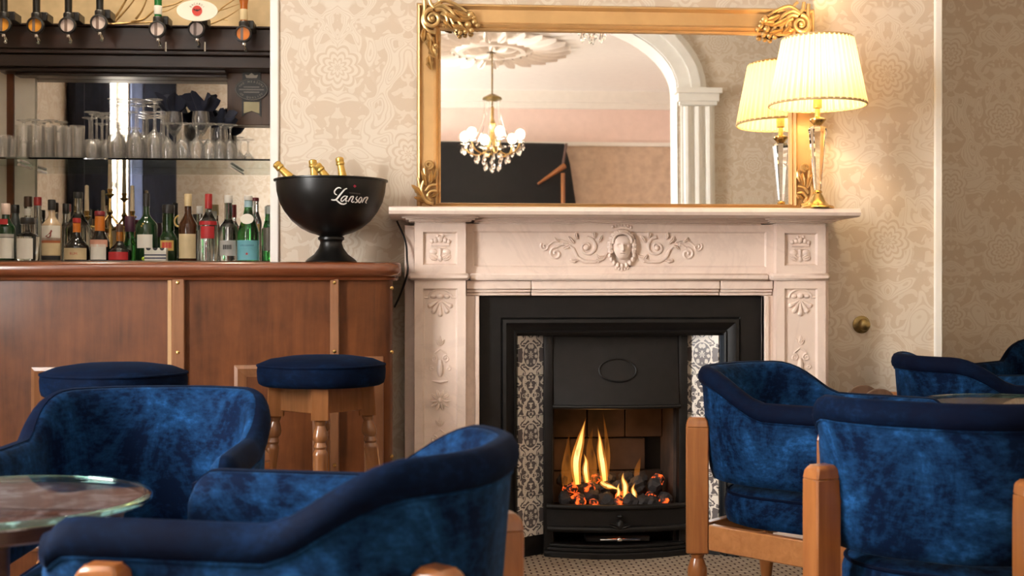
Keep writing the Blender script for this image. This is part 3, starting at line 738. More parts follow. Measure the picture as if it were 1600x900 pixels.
# coals, one by one
coal_m = plain('coal', (0.018, 0.015, 0.016), 0.75, var=0.5, sc=60)
def ember(name, c, st, lo):
    g = G(name); f = g.noise(g.obj(), 40.0, 3, 0.6)
    e = g.n('Emission'); g.lk(g.ramp(f, [(0.50, (0, 0, 0)), (0.66, c)]), e.inputs[0]); e.inputs[1].default_value = st
    ad = g.n('AddShader'); g.set((0.03, 0.02, 0.018), 0.8); g.lk(g.b.outputs[0], ad.inputs[0]); g.lk(e.outputs[0], ad.inputs[1]); g.lk(ad.outputs[0], g.out.inputs[0]); return g.m
em_hot = ember('glowing_coal', (1.0, 0.11, 0.012), 1.5, 0)
def lump(seed, r, mat, nm):
    bm = bmesh.new(); bmesh.ops.create_icosphere(bm, subdivisions=2, radius=r)
    for v in bm.verts:
        n = noise.noise(v.co*(1.6/r)+Vector((seed*7.1, seed*3.3, 0))); v.co *= 1.0+0.38*n
    me = bpy.data.meshes.new(nm); bm.to_mesh(me); bm.free(); me.materials.append(mat); return me
cold = [lump(i, 0.03, coal_m, 'coal') for i in range(5)]; hot = [lump(i+9, 0.028, em_hot, 'glowing_coal') for i in range(4)]
rnd = random.Random(3); kk = 0
for row, (y, z, n, off) in enumerate(((4.645, 0.198, 9, 0.02), (4.70, 0.205, 8, 0.01), (4.76, 0.225, 8, 0.03), (4.71, 0.25, 6, 0.05), (4.80, 0.26, 7, 0.02))):
    for i in range(n):
        x = 0.515 + off + (0.40-2*off)*i/(n-1) + rnd.uniform(-0.008, 0.008)
        ishot = rnd.random() < (0.42 if row in (0, 1, 3) else 0.15)
        o = put('glowing_coal' if ishot else 'coal', rnd.choice(hot if ishot else cold), None, (x, y+rnd.uniform(-0.012, 0.012) - (0.03*math.sin(PI*i/(n-1)) if row < 1 else 0) + (0.022 if row < 1 else 0), z+rnd.uniform(-0.006, 0.008)), (rnd.uniform(0, 6), rnd.uniform(0, 6), rnd.uniform(0, 6)))
        o.scale = [rnd.uniform(0.75, 1.1)]*3
        if ishot: tag(o, 'orange glowing coal among the black lumps in the fire grate', 'coal', 'glowing coals in the grate')
        else: tag(o, 'black unlit coal lump heaped in the fire grate', 'coal', 'black coals in the grate')
# flames
def flame_mat(name, c0, c1, c2, st, dens):
    g = G(name); p = g.n('TexCoord').outputs['Generated']; z = g.sep(p)[2]
    n = g.noise(g.scale(g.obj(), (30, 30, 8)), 1.5, 3)
    e = g.n('Emission'); g.lk(g.ramp(z, [(0.0, c0), (0.45, c1), (1.0, c2)]), e.inputs[0]); e.inputs[1].default_value = st
    tr = g.n('BsdfTransparent'); mx = g.n('MixShader')
    al = g.math('MULTIPLY', g.math('SUBTRACT', 1.05, g.math('POWER', z, 2.0)), g.math('MULTIPLY', g.step(n, 0.2, 0.6), dens))
    g.lk(al, mx.inputs[0]); g.lk(tr.outputs[0], mx.inputs[1]); g.lk(e.outputs[0], mx.inputs[2]); g.lk(mx.outputs[0], g.out.inputs[0]); return g.m
fl_out = flame_mat('flame_orange', (1.0, 0.30, 0.03), (1.0, 0.36, 0.05), (1.0, 0.22, 0.02), 1.0, 0.40)
fl_core = flame_mat('flame_yellow', (1.0, 0.55, 0.10), (1.0, 0.72, 0.26), (1.0, 0.50, 0.08), 1.9, 0.85)
fl_dim = flame_mat('flame_dim', (0.8, 0.22, 0.03), (0.7, 0.22, 0.03), (0.5, 0.12, 0.01), 0.5, 0.34)
def flame(pts, w, Y, label, core=True, dim=False):
    P = [at(840+x/3.216, 620+y/3.214, Y) for x, y in pts]; Q = smooth(P, 6); n = len(Q)
    t = thing('flame', label, 'flame', tuple(P[0]))
    def sh(k, r0): return [r0*(0.35+0.65*math.sin(PI*min(1, (i/(n-1))*0.9+0.14)))*(1-(i/(n-1))**2.2*0.96) for i in range(n)]
    rel = [q-P[0] for q in Q]
    MB().tube(rel, sh(n, w*1.45), 10, flat=0.55).build('flame_envelope', fl_dim if dim else fl_out, t)
    if core: MB().tube(rel[:-2], sh(n, w*0.75)[:-2], 10, flat=0.5).build('flame_core', fl_core, t)
flame([(200, 440), (192, 330), (212, 235), (226, 170), (243, 105)], 0.0150, 4.70, 'tallest bright yellow flame at the left of the fire')
flame([(250, 430), (240, 370), (243, 320), (230, 280)], 0.010, 4.69, 'short yellow flame just right of the tallest one')
flame([(338, 440), (328, 350), (316, 270), (312, 210), (300, 145)], 0.0125, 4.72, 'tall yellow flame second from the left of the fire')
flame([(150, 470), (146, 380), (150, 280), (160, 175)], 0.016, 4.78, 'dim broad orange flame at the far left of the grate', core=False, dim=True)
flame([(275, 440), (272, 330), (262, 240), (280, 150)], 0.015, 4.79, 'dim orange flame between the two tall ones', core=False, dim=True)
flame([(345, 400), (350, 300), (345, 200), (325, 60)], 0.009, 4.78, 'thin dim flame licking up to the hood', core=False, dim=True)
flame([(318, 425), (345, 445), (380, 455), (412, 468)], 0.009, 4.68, 'low yellow flame lying sideways over the coals')
flame([(437, 515), (440, 450), (428, 410), (432, 375)], 0.009, 4.66, 'short pointed yellow flame at the middle of the coals')
flame([(478, 535), (485, 490), (478, 460), (492, 428)], 0.0085, 4.65, 'small yellow flame right of the middle of the coals')
flame([(400, 510), (408, 480), (404, 455), (412, 430)], 0.006, 4.67, 'tiny orange flame left of the middle of the coals')
flame([(495, 430), (500, 370), (510, 330), (520, 295)], 0.008, 4.75, 'faint orange flame at the right of the fire', core=False, dim=True)
fl = bpy.data.lights.new('fire_light', 'POINT'); fl.energy = FIRE_W; fl.color = (1.0, 0.45, 0.12); fl.shadow_soft_size = 0.06
o = bpy.data.objects.new('fire_light', fl); COL.objects.link(o); o.location = (0.68, 4.74, 0.36)

# ------------------------------------------------------------------ gilt overmantel mirror
MX0, MX1, MZ0, MZ1 = -0.028, 1.474, 1.2855, 2.056
mir = thing('gilt_mirror', 'large gilt overmantel mirror with carved corners leaning on the mantel shelf', 'mirror', (0.717, 4.645, MZ0))
mir.rotation_euler = (R(-1.0), 0, 0)
def QX(x): return x - 0.717
def QZ(z): return z - MZ0
prof = [(0.0, 0.035), (0.0, 0.0), (0.06, -0.014), (0.12, -0.016), (0.18, -0.006), (0.22, 0.0), (0.70, 0.0), (0.74, -0.006), (0.80, -0.012), (0.86, -0.006), (0.90, 0.0), (0.94, -0.005), (1.0, 0.002), (1.0, 0.022)]
ins_w = dict(l=0.089, r=0.097, t=0.098, b=0.03)
def rail(side):
    m = MB(); rows = []
    for d, y in prof:
        x0, x1 = QX(MX0+ins_w['l']*d), QX(MX1-ins_w['r']*d); z0, z1 = QZ(MZ0+ins_w['b']*d), QZ(MZ1-ins_w['t']*d)
        a, b = {'l': ((x0, z0), (x0, z1)), 'r': ((x1, z1), (x1, z0)), 't': ((x0, z1), (x1, z1)), 'b': ((x1, z0), (x0, z0))}[side]
        rows.append([(a[0], y, a[1]), (b[0], y, b[1])])
    m.grid(rows); m.build('frame_rail', M['gilt'], mir, ang=30)
for s in 'lrtb': rail(s)
MB().box(QX(MX0+0.088), QX(MX1-0.096), 0.014, 0.018, QZ(MZ0+0.029), QZ(MZ1-0.097)).build('mirror_glass', M['mirror'], mir)
MB().box(QX(MX0+0.01), QX(MX1-0.01), 0.02, 0.033, 0.01, QZ(MZ1)-0.01).build('backing_board', M['tablewood'], mir)
def corner_top(s):
    m = MB(); cx = QX(MX0) if s > 0 else QX(MX1); cz = QZ(MZ1); X = lambda d: cx+s*d; y = -0.016
    m.tube(spiral(X(0.058), cz-0.062, 0.036, 1.6, PI/2, s, 30, 0.18, y), [0.010-0.004*i/30 for i in range(31)], 8)
    m.ball((X(0.058), y-0.006, cz-0.062), 0.010, 0.010, 0.010, 10, 6)
    T = lambda pts, rr: m.tube(smooth([(X(a), y, cz+b) for a, b in pts]), rr, 8)
    def Tp(pts, r0, r1):
        q = smooth([(X(a), y, cz+b) for a, b in pts]); m.tube(q, [r0+(r1-r0)*i/(len(q)-1) for i in range(len(q))], 8)
    Tp([(0.062, -0.024), (0.09, -0.012), (0.125, -0.03), (0.15, -0.065), (0.175, -0.098)], 0.009, 0.006)
    Tp([(0.07, -0.03), (0.095, -0.028), (0.12, -0.05), (0.135, -0.08), (0.15, -0.105)], 0.009, 0.006)
    Tp([(0.09, -0.04), (0.108, -0.052), (0.112, -0.075), (0.095, -0.09)], 0.008, 0.006)
    Tp([(0.06, -0.02), (0.1, 0.006), (0.15, -0.01), (0.185, -0.035)], 0.008, 0.005)
    Tp([(0.028, 0.015), (0.03, -0.03), (0.022, -0.07), (0.04, -0.105), (0.07, -0.115)], 0.008, 0.007)
    Tp([(0.045, 0.022), (0.05, -0.005), (0.065, -0.022)], 0.007, 0.008)
    Tp([(0.07, 0.022), (0.085, 0.005), (0.075, -0.02)], 0.006, 0.006)
    for a, b, r in ((0.198, -0.047, 0.016), (0.213, -0.072, 0.012), (0.225, -0.085, 0.010), (0.19, -0.083, 0.014), (0.202, -0.103, 0.011), (0.18, -0.108, 0.010), (0.16, -0.112, 0.010), (0.21, -0.055, 0.01)):
        m.ball((X(a), y-0.003, cz+b), r, r*0.9, r, 9, 6)
    for a, b, an, ln, wd in ((0.11, -0.04, -0.7, 0.07, 0.03), (0.14, -0.03, -0.6, 0.07, 0.03), (0.1, -0.07, -1.0, 0.045, 0.025), (0.13, -0.085, -0.5, 0.06, 0.028), (0.04, -0.115, -1.3, 0.05, 0.036), (0.05, -0.13, -1.8, 0.05, 0.03), (0.055, -0.16, -1.45, 0.05, 0.04), (0.045, -0.2, -1.6, 0.055, 0.03), (0.03, -0.1, -1.9, 0.05, 0.028), (0.16, -0.06, -0.2, 0.05, 0.03)):
        m.leaf((X(a), y-0.002, cz+b), an if s > 0 else PI-an, ln, wd, 0.014, 0.5*s)
    m.tube(spiral(X(0.062), cz-0.165, 0.014, 1.2, 0, -s, 14, 0.3, y), 0.006, 7)
    m.ball((X(0.07), y-0.004, cz-0.162), 0.009, 0.009, 0.009, 8, 5)
    m.build('corner_carving', M['carvegilt'], mir, fix=False)
def corner_bottom(s):
    m = MB(); cx = QX(MX0) if s > 0 else QX(MX1); X = lambda d: cx+s*d; y = -0.014
    m.tube(spiral(X(0.044), 0.168, 0.016, 1.4, -PI/2, s, 18, 0.25, y), 0.0065, 7)
    def Tp(pts, r0, r1):
        q = smooth([(X(a), y, b) for a, b in pts]); m.tube(q, [r0+(r1-r0)*i/(len(q)-1) for i in range(len(q))], 8)
    Tp([(0.028, 0.155), (0.03, 0.12), (0.018, 0.08), (0.03, 0.04), (0.06, 0.022)], 0.006, 0.008)
    Tp([(0.005, 0.12), (0.014, 0.08), (0.024, 0.045), (0.045, 0.025)], 0.004, 0.007)
    Tp([(0.075, 0.07), (0.055, 0.072), (0.04, 0.055), (0.05, 0.035)], 0.005, 0.007)
    Tp([(0.073, 0.095), (0.05, 0.092), (0.032, 0.07)], 0.004, 0.007)
    for a, b, an, ln, wd in ((0.05, 0.10, 1.3, 0.05, 0.024), (0.035, 0.09, 1.7, 0.06, 0.022), (0.06, 0.11, 1.1, 0.05, 0.02), (0.02, 0.05, 2.1, 0.06, 0.024), (0.03, 0.03, 2.5, 0.045, 0.022), (0.055, 0.05, 0.4, 0.03, 0.02)):
        m.leaf((X(a), y-0.001, b), an if s > 0 else PI-an, ln, wd, 0.012, 0.4*s)
    m.build('corner_carving', M['carvegilt'], mir, fix=False)
for s in (1, -1): corner_top(s); corner_bottom(s)

# ------------------------------------------------------------------ table lamp
lx, ly, lz = 1.413, 4.43, 1.2855
lamp = thing('table_lamp', 'lit crystal table lamp with cream pleated shade on the mantel shelf', 'lamp', (lx, ly, lz))
MB().lathe([(0.058, 0), (0.06, 0.004), (0.055, 0.01), (0.04, 0.014), (0.028, 0.028), (0.020, 0.045), (0.014, 0.055), (0.017, 0.06), (0.013, 0.066)], 28).build('base', M['brass'], lamp, fix=True)
MB().lathe([(0.010, 0.064), (0.013, 0.07), (0.032, 0.27), (0.035, 0.285), (0.027, 0.296), (0.012, 0.30)], 8).build('crystal_stem', M['crystal'], lamp, ang=15)
MB().lathe([(0.012, 0.298), (0.03, 0.318), (0.03, 0.322), (0.01, 0.33), (0.008, 0.36), (0.016, 0.362), (0.016, 0.40), (0.0, 0.402)], 16).build('lamp_holder', M['brass'], lamp)
def shade_mat():
    g = G('pleated_fabric'); d = g.n('BsdfDiffuse'); d.inputs[0].default_value = (0.80, 0.68, 0.46, 1)
    t = g.n('BsdfTranslucent'); t.inputs[0].default_value = (0.66, 0.53, 0.33, 1); mx = g.n('MixShader'); mx.inputs[0].default_value = 0.42
    g.lk(d.outputs[0], mx.inputs[1]); g.lk(t.outputs[0], mx.inputs[2]); g.lk(mx.outputs[0], g.out.inputs[0]); return g.m
m = MB(); n = 176; rows = []
for i in range(5):
    t_ = i/4; rr = 0.172 + (0.124-0.172)*t_; z = 0.372 + 0.238*t_
    rows.append([((rr+(0.0045 if (k % 4) in (0, 1) else -0.0045))*math.cos(2*PI*k/n), (rr+(0.0045 if (k % 4) in (0, 1) else -0.0045))*math.sin(2*PI*k/n), z) for k in range(n)])
m.grid(rows, close=True); sh = m.build('shade', shade_mat(), lamp, ang=20, fix=False)
trim_m = plain('shade_binding', (0.52, 0.36, 0.16), 0.8)
for rr, z in ((0.1735, 0.373), (0.1255, 0.609)):
    MB().lathe([(rr, z-0.004), (rr+0.0015, z), (rr, z+0.005), (rr-0.003, z+0.005), (rr-0.003, z-0.004), (rr, z-0.004)], 64).build('shade_binding', trim_m, sh)
MB().ball((0, 0, 0.455), 0.03, 0.03, 0.04, 14, 10).build('bulb', emit('lamp_glow', (1.0, 0.80, 0.52), 25.0), lamp)
pl = bpy.data.lights.new('lamp_light', 'POINT'); pl.energy = LAMP_W; pl.color = (1.0, 0.72, 0.40); pl.shadow_soft_size = 0.03
o = bpy.data.objects.new('lamp_light', pl); COL.objects.link(o); o.location = (lx, ly, lz+0.505)

# brass bell knob on the wall
kn = thing('wall_knob', 'round tarnished brass knob on the wallpaper right of the fireplace', 'knob', (1.67, YB, 0.86)); kn.rotation_euler = (R(90), 0, 0)
MB().lathe([(0.034, 0), (0.034, 0.004), (0.026, 0.008), (0.012, 0.01), (0.012, 0.022), (0.0, 0.022)], 24).build('back_plate', M['oldbrass'], kn)
MB().lathe([(0.0, 0.05), (0.014, 0.048), (0.022, 0.04), (0.024, 0.032), (0.018, 0.022), (0.0, 0.02)], 20).build('knob', M['oldbrass'], kn)

# ------------------------------------------------------------------ champagne bowl
bw = thing('champagne_bowl', 'black footed champagne bowl with white script on the bar top', 'bowl', (-0.328, 4.46, 1.0885))
bp = [(0.0, 0.0), (0.088, 0.0), (0.09, 0.006), (0.082, 0.014), (0.06, 0.03), (0.044, 0.052), (0.038, 0.07), (0.04, 0.078), (0.046, 0.082), (0.046, 0.09), (0.04, 0.094), (0.05, 0.099), (0.075, 0.106), (0.105, 0.121), (0.137, 0.147), (0.163, 0.180), (0.181, 0.215), (0.190, 0.25), (0.1935, 0.285)]
inner = [(0.189, 0.283), (0.184, 0.245), (0.174, 0.21), (0.15, 0.17), (0.11, 0.135), (0.05, 0.115), (0.0, 0.112)]
MB().lathe(bp+[(0.2, 0.287), (0.2, 0.292), (0.189, 0.292)]+inner, 56).build('bowl_body', M['bowl'], bw, ang=50)
def bowl_r(z):
    for (r0, z0), (r1, z1) in zip(bp, bp[1:]):
        if z0 <= z <= z1 and z1 > z0 and z > 0.1: return r0+(r1-r0)*(z-z0)/(z1-z0)
    return 0.193
ink = plain('white_print', (0.80, 0.78, 0.74), 0.5, var=0.02); red = plain('red_print', (0.45, 0.02, 0.06), 0.5); grey = plain('grey_print', (0.22, 0.20, 0.18), 0.5)
def on_bowl(x, z, lift=0.0008):
    r = bowl_r(z)+lift; return (x, -math.sqrt(max(1e-6, r*r-x*x)), z)
def stroke(m, pts, wd):
    """a pen stroke laid on the bowl: pts in the (x, z) of the lettering"""
    q = smooth([(a, 0, b) for a, b in pts], 5); rows = []; n = len(q)
    for i, p in enumerate(q):
        t = (q[min(i+1, n-1)]-q[max(i-1, 0)]).normalized(); nx, nz = -t.z, t.x
        ww = wd*(0.55+0.45*math.sin(PI*(i+0.5)/n))
        rows.append([on_bowl(p.x+nx*ww, p.z+nz*ww), on_bowl(p.x-nx*ww, p.z-nz*ww)])
    m.grid(rows)
K = 1/18.0/437.0   # trace pixels to metres
def tr(l): return [((515+a/18.0-518)/437.0, 0.288-((290+b/18.0)-287)/437.0+0.004) for a, b in l]
m = MB()
for pts, wd in (([(430,290),(370,268),(300,300),(250,370),(262,430),(315,462)], 0.0022), ([(580,285),(520,310),(440,400),(360,500),(290,580),(220,595),(160,585)], 0.0028), ([(235,585),(300,600),(360,650),(430,690),(500,692),(560,660)], 0.0026),
    ([(575,492),(510,485),(440,540),(415,600),(450,622),(520,565),(575,495)], 0.0019), ([(590,480),(545,575),(545,618),(590,600)], 0.002),
    ([(685,485),(640,560),(600,632)], 0.002), ([(640,565),(695,495),(740,492),(715,560),(690,615),(720,640),(760,610)], 0.002),
    ([(845,480),(805,540),(835,585),(825,630),(770,645)], 0.002), ([(930,492),(885,550),(868,610),(895,640),(940,590),(955,520),(930,492)], 0.002),
    ([(1040,490),(1000,560),(960,640)], 0.002), ([(1000,565),(1060,495),(1110,495),(1080,560),(1050,620),(1080,645)], 0.002)):
    stroke(m, tr(pts), wd)
m.build('script_lettering', ink, bw, fix=False)
vs, fs = text_mb('CHAMPAGNE', 0.0055)
ox, oz = tr([(775, 405)])[0]
MB().add([on_bowl(ox+x*1.1, oz+z-x*0.06) for x, _, z in vs], fs).build('small_lettering', grey, bw, fix=False)
m = MB(); ox, oz = tr([(780, 215)])[0]
for k in range(4):
    a = PI/2*k; m.add([on_bowl(ox, oz)]+[on_bowl(ox+0.0048*math.cos(a+d), oz+0.0048*math.sin(a+d)) for d in (-0.5, 0.5)], [(0, 1, 2)])
m.build('red_cross_emblem', red, bw, fix=False)
foil = plain('gold_foil', (0.62, 0.40, 0.10), 0.32, 0.75, var=0.15, sc=60)
darkglass = plain('dark_green_glass', (0.006, 0.02, 0.008), 0.08, var=0.1)
def champagne(dx, dy, base, lean, ln, label):
    t = thing('champagne_bottle', label, 'bottle', (-0.328+dx, 4.46+dy, 1.0885+base), 0, 'champagne bottles in the black bowl')
    t.rotation_euler = (lean[1], lean[0], 0); t.scale = (0.84, 0.84, 0.78)
    MB().lathe([(0.0, 0), (0.040, 0.0), (0.042, 0.01), (0.042, 0.14), (0.03, 0.19), (0.019, 0.22)], 20).build('bottle_body', darkglass, t)
    MB().lathe([(0.020, 0.215), (0.016, 0.25), (0.0145, 0.275), (0.0185, 0.279), (0.0185, 0.287), (0.0165, 0.290), (0.018, 0.296), (0.017, 0.308), (0.010, 0.313), (0.0, 0.314)], 18).build('gold_foil_neck', foil, t)
champagne(-0.021, -0.005, 0.178, (R(-45), R(3)), 0, 'champagne bottle leaning far left over the rim of the black bowl')
champagne(-0.045, 0.05, 0.128, (R(-6), R(-3)), 0, 'gold-necked champagne bottle standing second from left in the black bowl')
champagne(0.103, -0.045, 0.150, (R(-38), R(4)), 0, 'champagne bottle leaning against its upright neighbour in the black bowl')
champagne(0.066, 0.055, 0.140, (R(-10), R(-3)), 0, 'tallest champagne bottle at the right of the black bowl')

# ------------------------------------------------------------------ bar counter
bar = thing('bar_counter', 'brown wooden bar counter with panelled front left of the fireplace', 'bar counter', (-0.9, 4.30, 0))
BX = lambda x: x+0.9
BY = lambda y: y-4.30
path = [(-2.4, 4.37), (-0.842, 4.275), (-0.312, 4.295), (-0.165, 4.33)] + [(-0.165+0.055*math.sin(a), 4.385-0.055*math.cos(a)) for a in (0.5, 1.0, PI/2)] + [(-0.122, 4.56), (-0.135, 4.695)]
def offs(pts, d):
    out = []
    for i, p in enumerate(pts):
        a = Vector(pts[max(i-1, 0)]); b = Vector(pts[min(i+1, len(pts)-1)]); t = (b-a).normalized(); out.append((p[0]+t.y*d, p[1]-t.x*d))
    return out
for i, nm in ((0, 'front_panel'), (1, 'front_panel'), (2, 'front_panel')):
    (xa, ya), (xb, yb) = path[i], path[i+1]
    m = MB(); m.prismz([(BX(xa), BY(ya)), (BX(xb), BY(yb)), (BX(xb), BY(yb+0.03)), (BX(xa), BY(ya+0.03))], 0, 1.045); m.build(nm, M['barwood'], bar)
m = MB(); a = path[3:]; b = offs(a, -0.03)
m.prismz([(BX(x), BY(y)) for x, y in a] + [(BX(x), BY(y)) for x, y in reversed(b)], 0, 1.045); m.build('rounded_end_panel', M['barwood'], bar)
# top with a bull-nosed edge
o_ = offs(path, 0.045); o_ = o_[:-1]+[(o_[-1][0], 4.695)]; o_[-2] = (o_[-2][0]-0.005, o_[-2][1]); back = [(-0.55, 4.695), (-0.55, 4.86), (-2.4, 4.86)]
m = MB(); rings = []
for d, z in ((-0.012, 1.040), (0.0, 1.047), (0.006, 1.060), (0.004, 1.074), (-0.006, 1.084), (-0.02, 1.088)):
    rings.append([(BX(min(x, -0.082)), BY(min(y, 4.695)), z) for x, y in offs(o_, d)] + [(BX(x), BY(y), z) for x, y in back])
m.grid(rings, close=True); n = len(rings[0]); m.add(rings[0], [tuple(range(n))]); m.add(rings[-1], [tuple(range(n))])
m.build('bar_top', M['bartop'], bar, ang=60)
MB().tube([(BX(x), BY(y), 1.034) for x, y in offs(path[:-1], 0.012)], 0.010, 8).build('top_moulding', M['bartop'], bar)
def onbar(px, lift=0.0):
    """x, y on the bar front under a given photo column"""
    for (xa, ya), (xb, yb) in zip(path[:3], path[1:4]):
        for k in range(200):
            t = k/200; x = xa+(xb-xa)*t; y = ya+(yb-ya)*t
            s, c = math.sin(PSI), math.cos(PSI); cx_, cz_ = x*c-y*s, x*s+y*c
            if 800+FPX*cx_/cz_ >= px: return x, y-lift
    return path[3]
screw_me = MB().lathe([(0.0, 0.003), (0.006, 0.002), (0.007, 0.0), (0.0, 0.0)], 10, Matrix.Rotation(R(90), 4, 'X')).mesh('screw', M['brass'])
for px, wd in ((279, 0.042), (523, 0.03)):
    x, y = onbar(px); bt = MB().box(BX(x-wd/2), BX(x+wd/2), BY(y-0.02), BY(y+0.004), 0, 1.032).build('batten', M['batten'], bar, bevel=0.003)
    if wd > 0.035: MB().box(BX(x-wd/2-0.014), BX(x-wd/2), BY(y-0.016), BY(y+0.004), 0, 1.032).build('painted_edge_highlight', M['edge_highlight'], bt, bevel=0.002)  # painted highlight along the batten's left edge, added as a strip
    for z in (1.018, 0.785, 0.4): put('screw', screw_me, bt, (BX(x), BY(y-0.02), z))
def bar_frame(px0, px1, z0, z1):
    (xa, ya), (xb, yb) = onbar(px0), onbar(px1); wd = 0.04
    dx, dy = xb-xa, yb-ya; ln = math.hypot(dx, dy); ux, uy = dx/ln, dy/ln; nx, ny = uy, -ux
    for side in 'lrtb':
        m = MB(); rows = []
        for d, h in ((0, 0), (0.0, 0.012), (0.3, 0.016), (0.75, 0.006), (1.0, 0.002), (1.0, 0.0)):
            u0, u1, za, zb = d*wd, ln-d*wd, z0+d*wd, z1-d*wd
            p, q = {'l': ((u0, za), (u0, zb)), 'r': ((u1, zb), (u1, za)), 't': ((u0, zb), (u1, zb)), 'b': ((u1, za), (u0, za))}[side]
            rows.append([(BX(xa+ux*u+nx*h), BY(ya+uy*u+ny*h), z) for u, z in (p, q)])
        m.grid(rows); m.build('panel_moulding', M['batten'], bar, ang=20)
bar_frame(49, 258, 0.12, 0.735); bar_frame(366, 506, 0.12, 0.74)
x, y = onbar(585); MB().box(BX(x-0.035), BX(x+0.03), BY(y-0.012), BY(y+0.02), 0.1, 0.765).build('flush_plate', M['batten'], bar, bevel=0.002)
for z in (1.0, 0.78, 0.42):
    put('screw', screw_me, bar, (BX(-0.112), BY(4.34), z))
# black flex running down between bar and chimneypiece
tag(MB().tube(smooth([(-0.10, 4.62, 1.245), (-0.068, 4.585, 1.17), (-0.062, 4.56, 1.10), (-0.058, 4.46, 1.066), (-0.064, 4.47, 1.035), (-0.085, 4.58, 0.98), (-0.11, 4.69, 0.93)]), 0.004, 6).build('cable', M['black']), 'thin black cable hanging between the bar end and the chimneypiece', 'cable')

# ------------------------------------------------------------------ back bar
CZ = 1.122
tag(MB().box(-2.55, -0.552, 5.70, 6.19, 0, CZ).build('back_counter', M['canopy'], bevel=0.004), 'dark back counter the bottles stand on behind the bar', 'counter')
struct(MB().box(-2.78, -1.86, 6.15, 6.199, CZ, 2.036).build('wall_bar_panel', M['cream']))
struct(MB().box(-1.985, -1.955, 6.13, 6.15, CZ, 2.036).build('trim_3', M['barwood']))
bm_ = thing('bar_mirror', 'wide frameless mirror on the wall behind the bar glasses', 'mirror', (-1.2, 6.19, CZ))
MB().box(-0.658, 0.648, -0.02, -0.005, 0.002, 0.912).build('mirror_glass', M['mirror'], bm_)
can = thing('bar_canopy', 'dark moulded wooden canopy shelf over the bar glasses', 'shelf', (-1.3, 6.19, 1.96))
for nm, x0, x1, y0, y1, z0, z1, bv in (('top_board', -2.45, -0.552, 5.955, 6.19, 2.112, 2.216, 0.004), ('upper_ledge', -2.45, -0.552, 5.935, 6.19, 2.216, 2.224, 0.002), ('middle_ledge', -2.07, -0.552, 5.965, 6.19, 2.092, 2.112, 0.004), ('lower_board', -2.06, -0.552, 5.99, 6.19, 2.036, 2.092, 0.004), ('lower_ledge', -2.00, -0.94, 6.03, 6.166, 2.02, 2.036, 0.003), ('bottom_moulding', -1.93, -0.94, 6.07, 6.166, 2.004, 2.02, 0.003)):
    MB().box(x0+1.3, x1+1.3, y0-6.19, y1-6.19, z0-1.96, z1-1.96).build(nm, M['canopy'], can, bevel=bv)
pb = tag(MB().box(-0.945, -0.552, 6.11, 6.165, 1.785, 2.035).build('plaque_board', M['plaque_wood'], bevel=0.003), 'brown board carrying the oval badge beside the bar mirror', 'board')
tag(MB().box(-2.2, -0.552, 5.80, 6.168, 1.582, 1.590).build('glass_shelf', M['shelfglass'], bevel=0.001), 'long glass shelf full of glassware behind the bar', 'shelf')
br_me = MB().tube([(0, 0, 0), (0, -0.2, 0)], 0.008, 8).mesh('bracket', M['chrome'])
for i, px in enumerate((44, 366)):
    tag(put('shelf_bracket', br_me, None, (at(px, 268, 6.1).x, 6.165, 1.573)), ('chrome bracket under the left end of the glass shelf', 'chrome bracket under the right end of the glass shelf')[i], 'bracket')
# oval badge
bd = thing('oval_badge', 'black oval badge with a crown and ribbon on the brown board', 'badge', (at(393, 140, 6.10).x, 6.105, at(393, 140, 6.10).z))
blk = plain('badge_black', (0.012, 0.013, 0.013), 0.4); sil = plain('badge_silver', (0.36, 0.32, 0.26), 0.4, 0.2); cre = plain('badge_cream', (0.50, 0.45, 0.26), 0.5)
k = 1/323.0
m = MB(); m.prism([(-15*k, -42*k), (-8*k, -36*k), (0, -33*k), (8*k, -36*k), (15*k, -42*k), (14*k, 30*k), (-14*k, 30*k)], -0.002, 0.004); m.build('ribbon', blk, bd)
m = MB(); m.prism([(25.5*k*math.cos(a), 17.5*k*math.sin(a)) for a in [2*PI*i/36 for i in range(36)]], -0.006, 0.002); m.build('oval_plate', blk, bd)
MB().tube([(24*k*math.cos(a), -0.007, 16*k*math.sin(a)) for a in [2*PI*i/40 for i in range(41)]], 0.0012, 6).build('oval_rim', sil, bd)
m = MB(); arc_text(m, 'THE MEASURE', 0.0135, 19*k, 12*k, PI/2, 0.235, -0.0075); arc_text(m, 'OF QUALITY', 0.0135, 19.5*k, 12.5*k, -PI/2, 0.215, -0.0075, True); m.build('arc_lettering', sil, bd, fix=False)
m = MB()
for z, w_ in ((4, 12), (0, 19), (-4, 12)): m.box(-w_*k, w_*k, -0.0078, -0.0065, (z-1.0)*k, (z+0.8)*k)
m.build('badge_lines', grey, bd)
m = MB(); m.prism([(-12*k, -19*k), (12*k, -19*k), (12*k, -37*k), (0, -33*k), (-12*k, -37*k)], -0.0035, -0.002); m.build('cream_tail', cre, bd)
m = MB(); m.prism([(-8*k, 18*k), (8*k, 18*k), (10*k, 23.5*k), (5*k, 22*k), (0, 26*k), (-5*k, 22*k), (-10*k, 23.5*k)], -0.005, -0.002); m.build('crown', sil, bd)

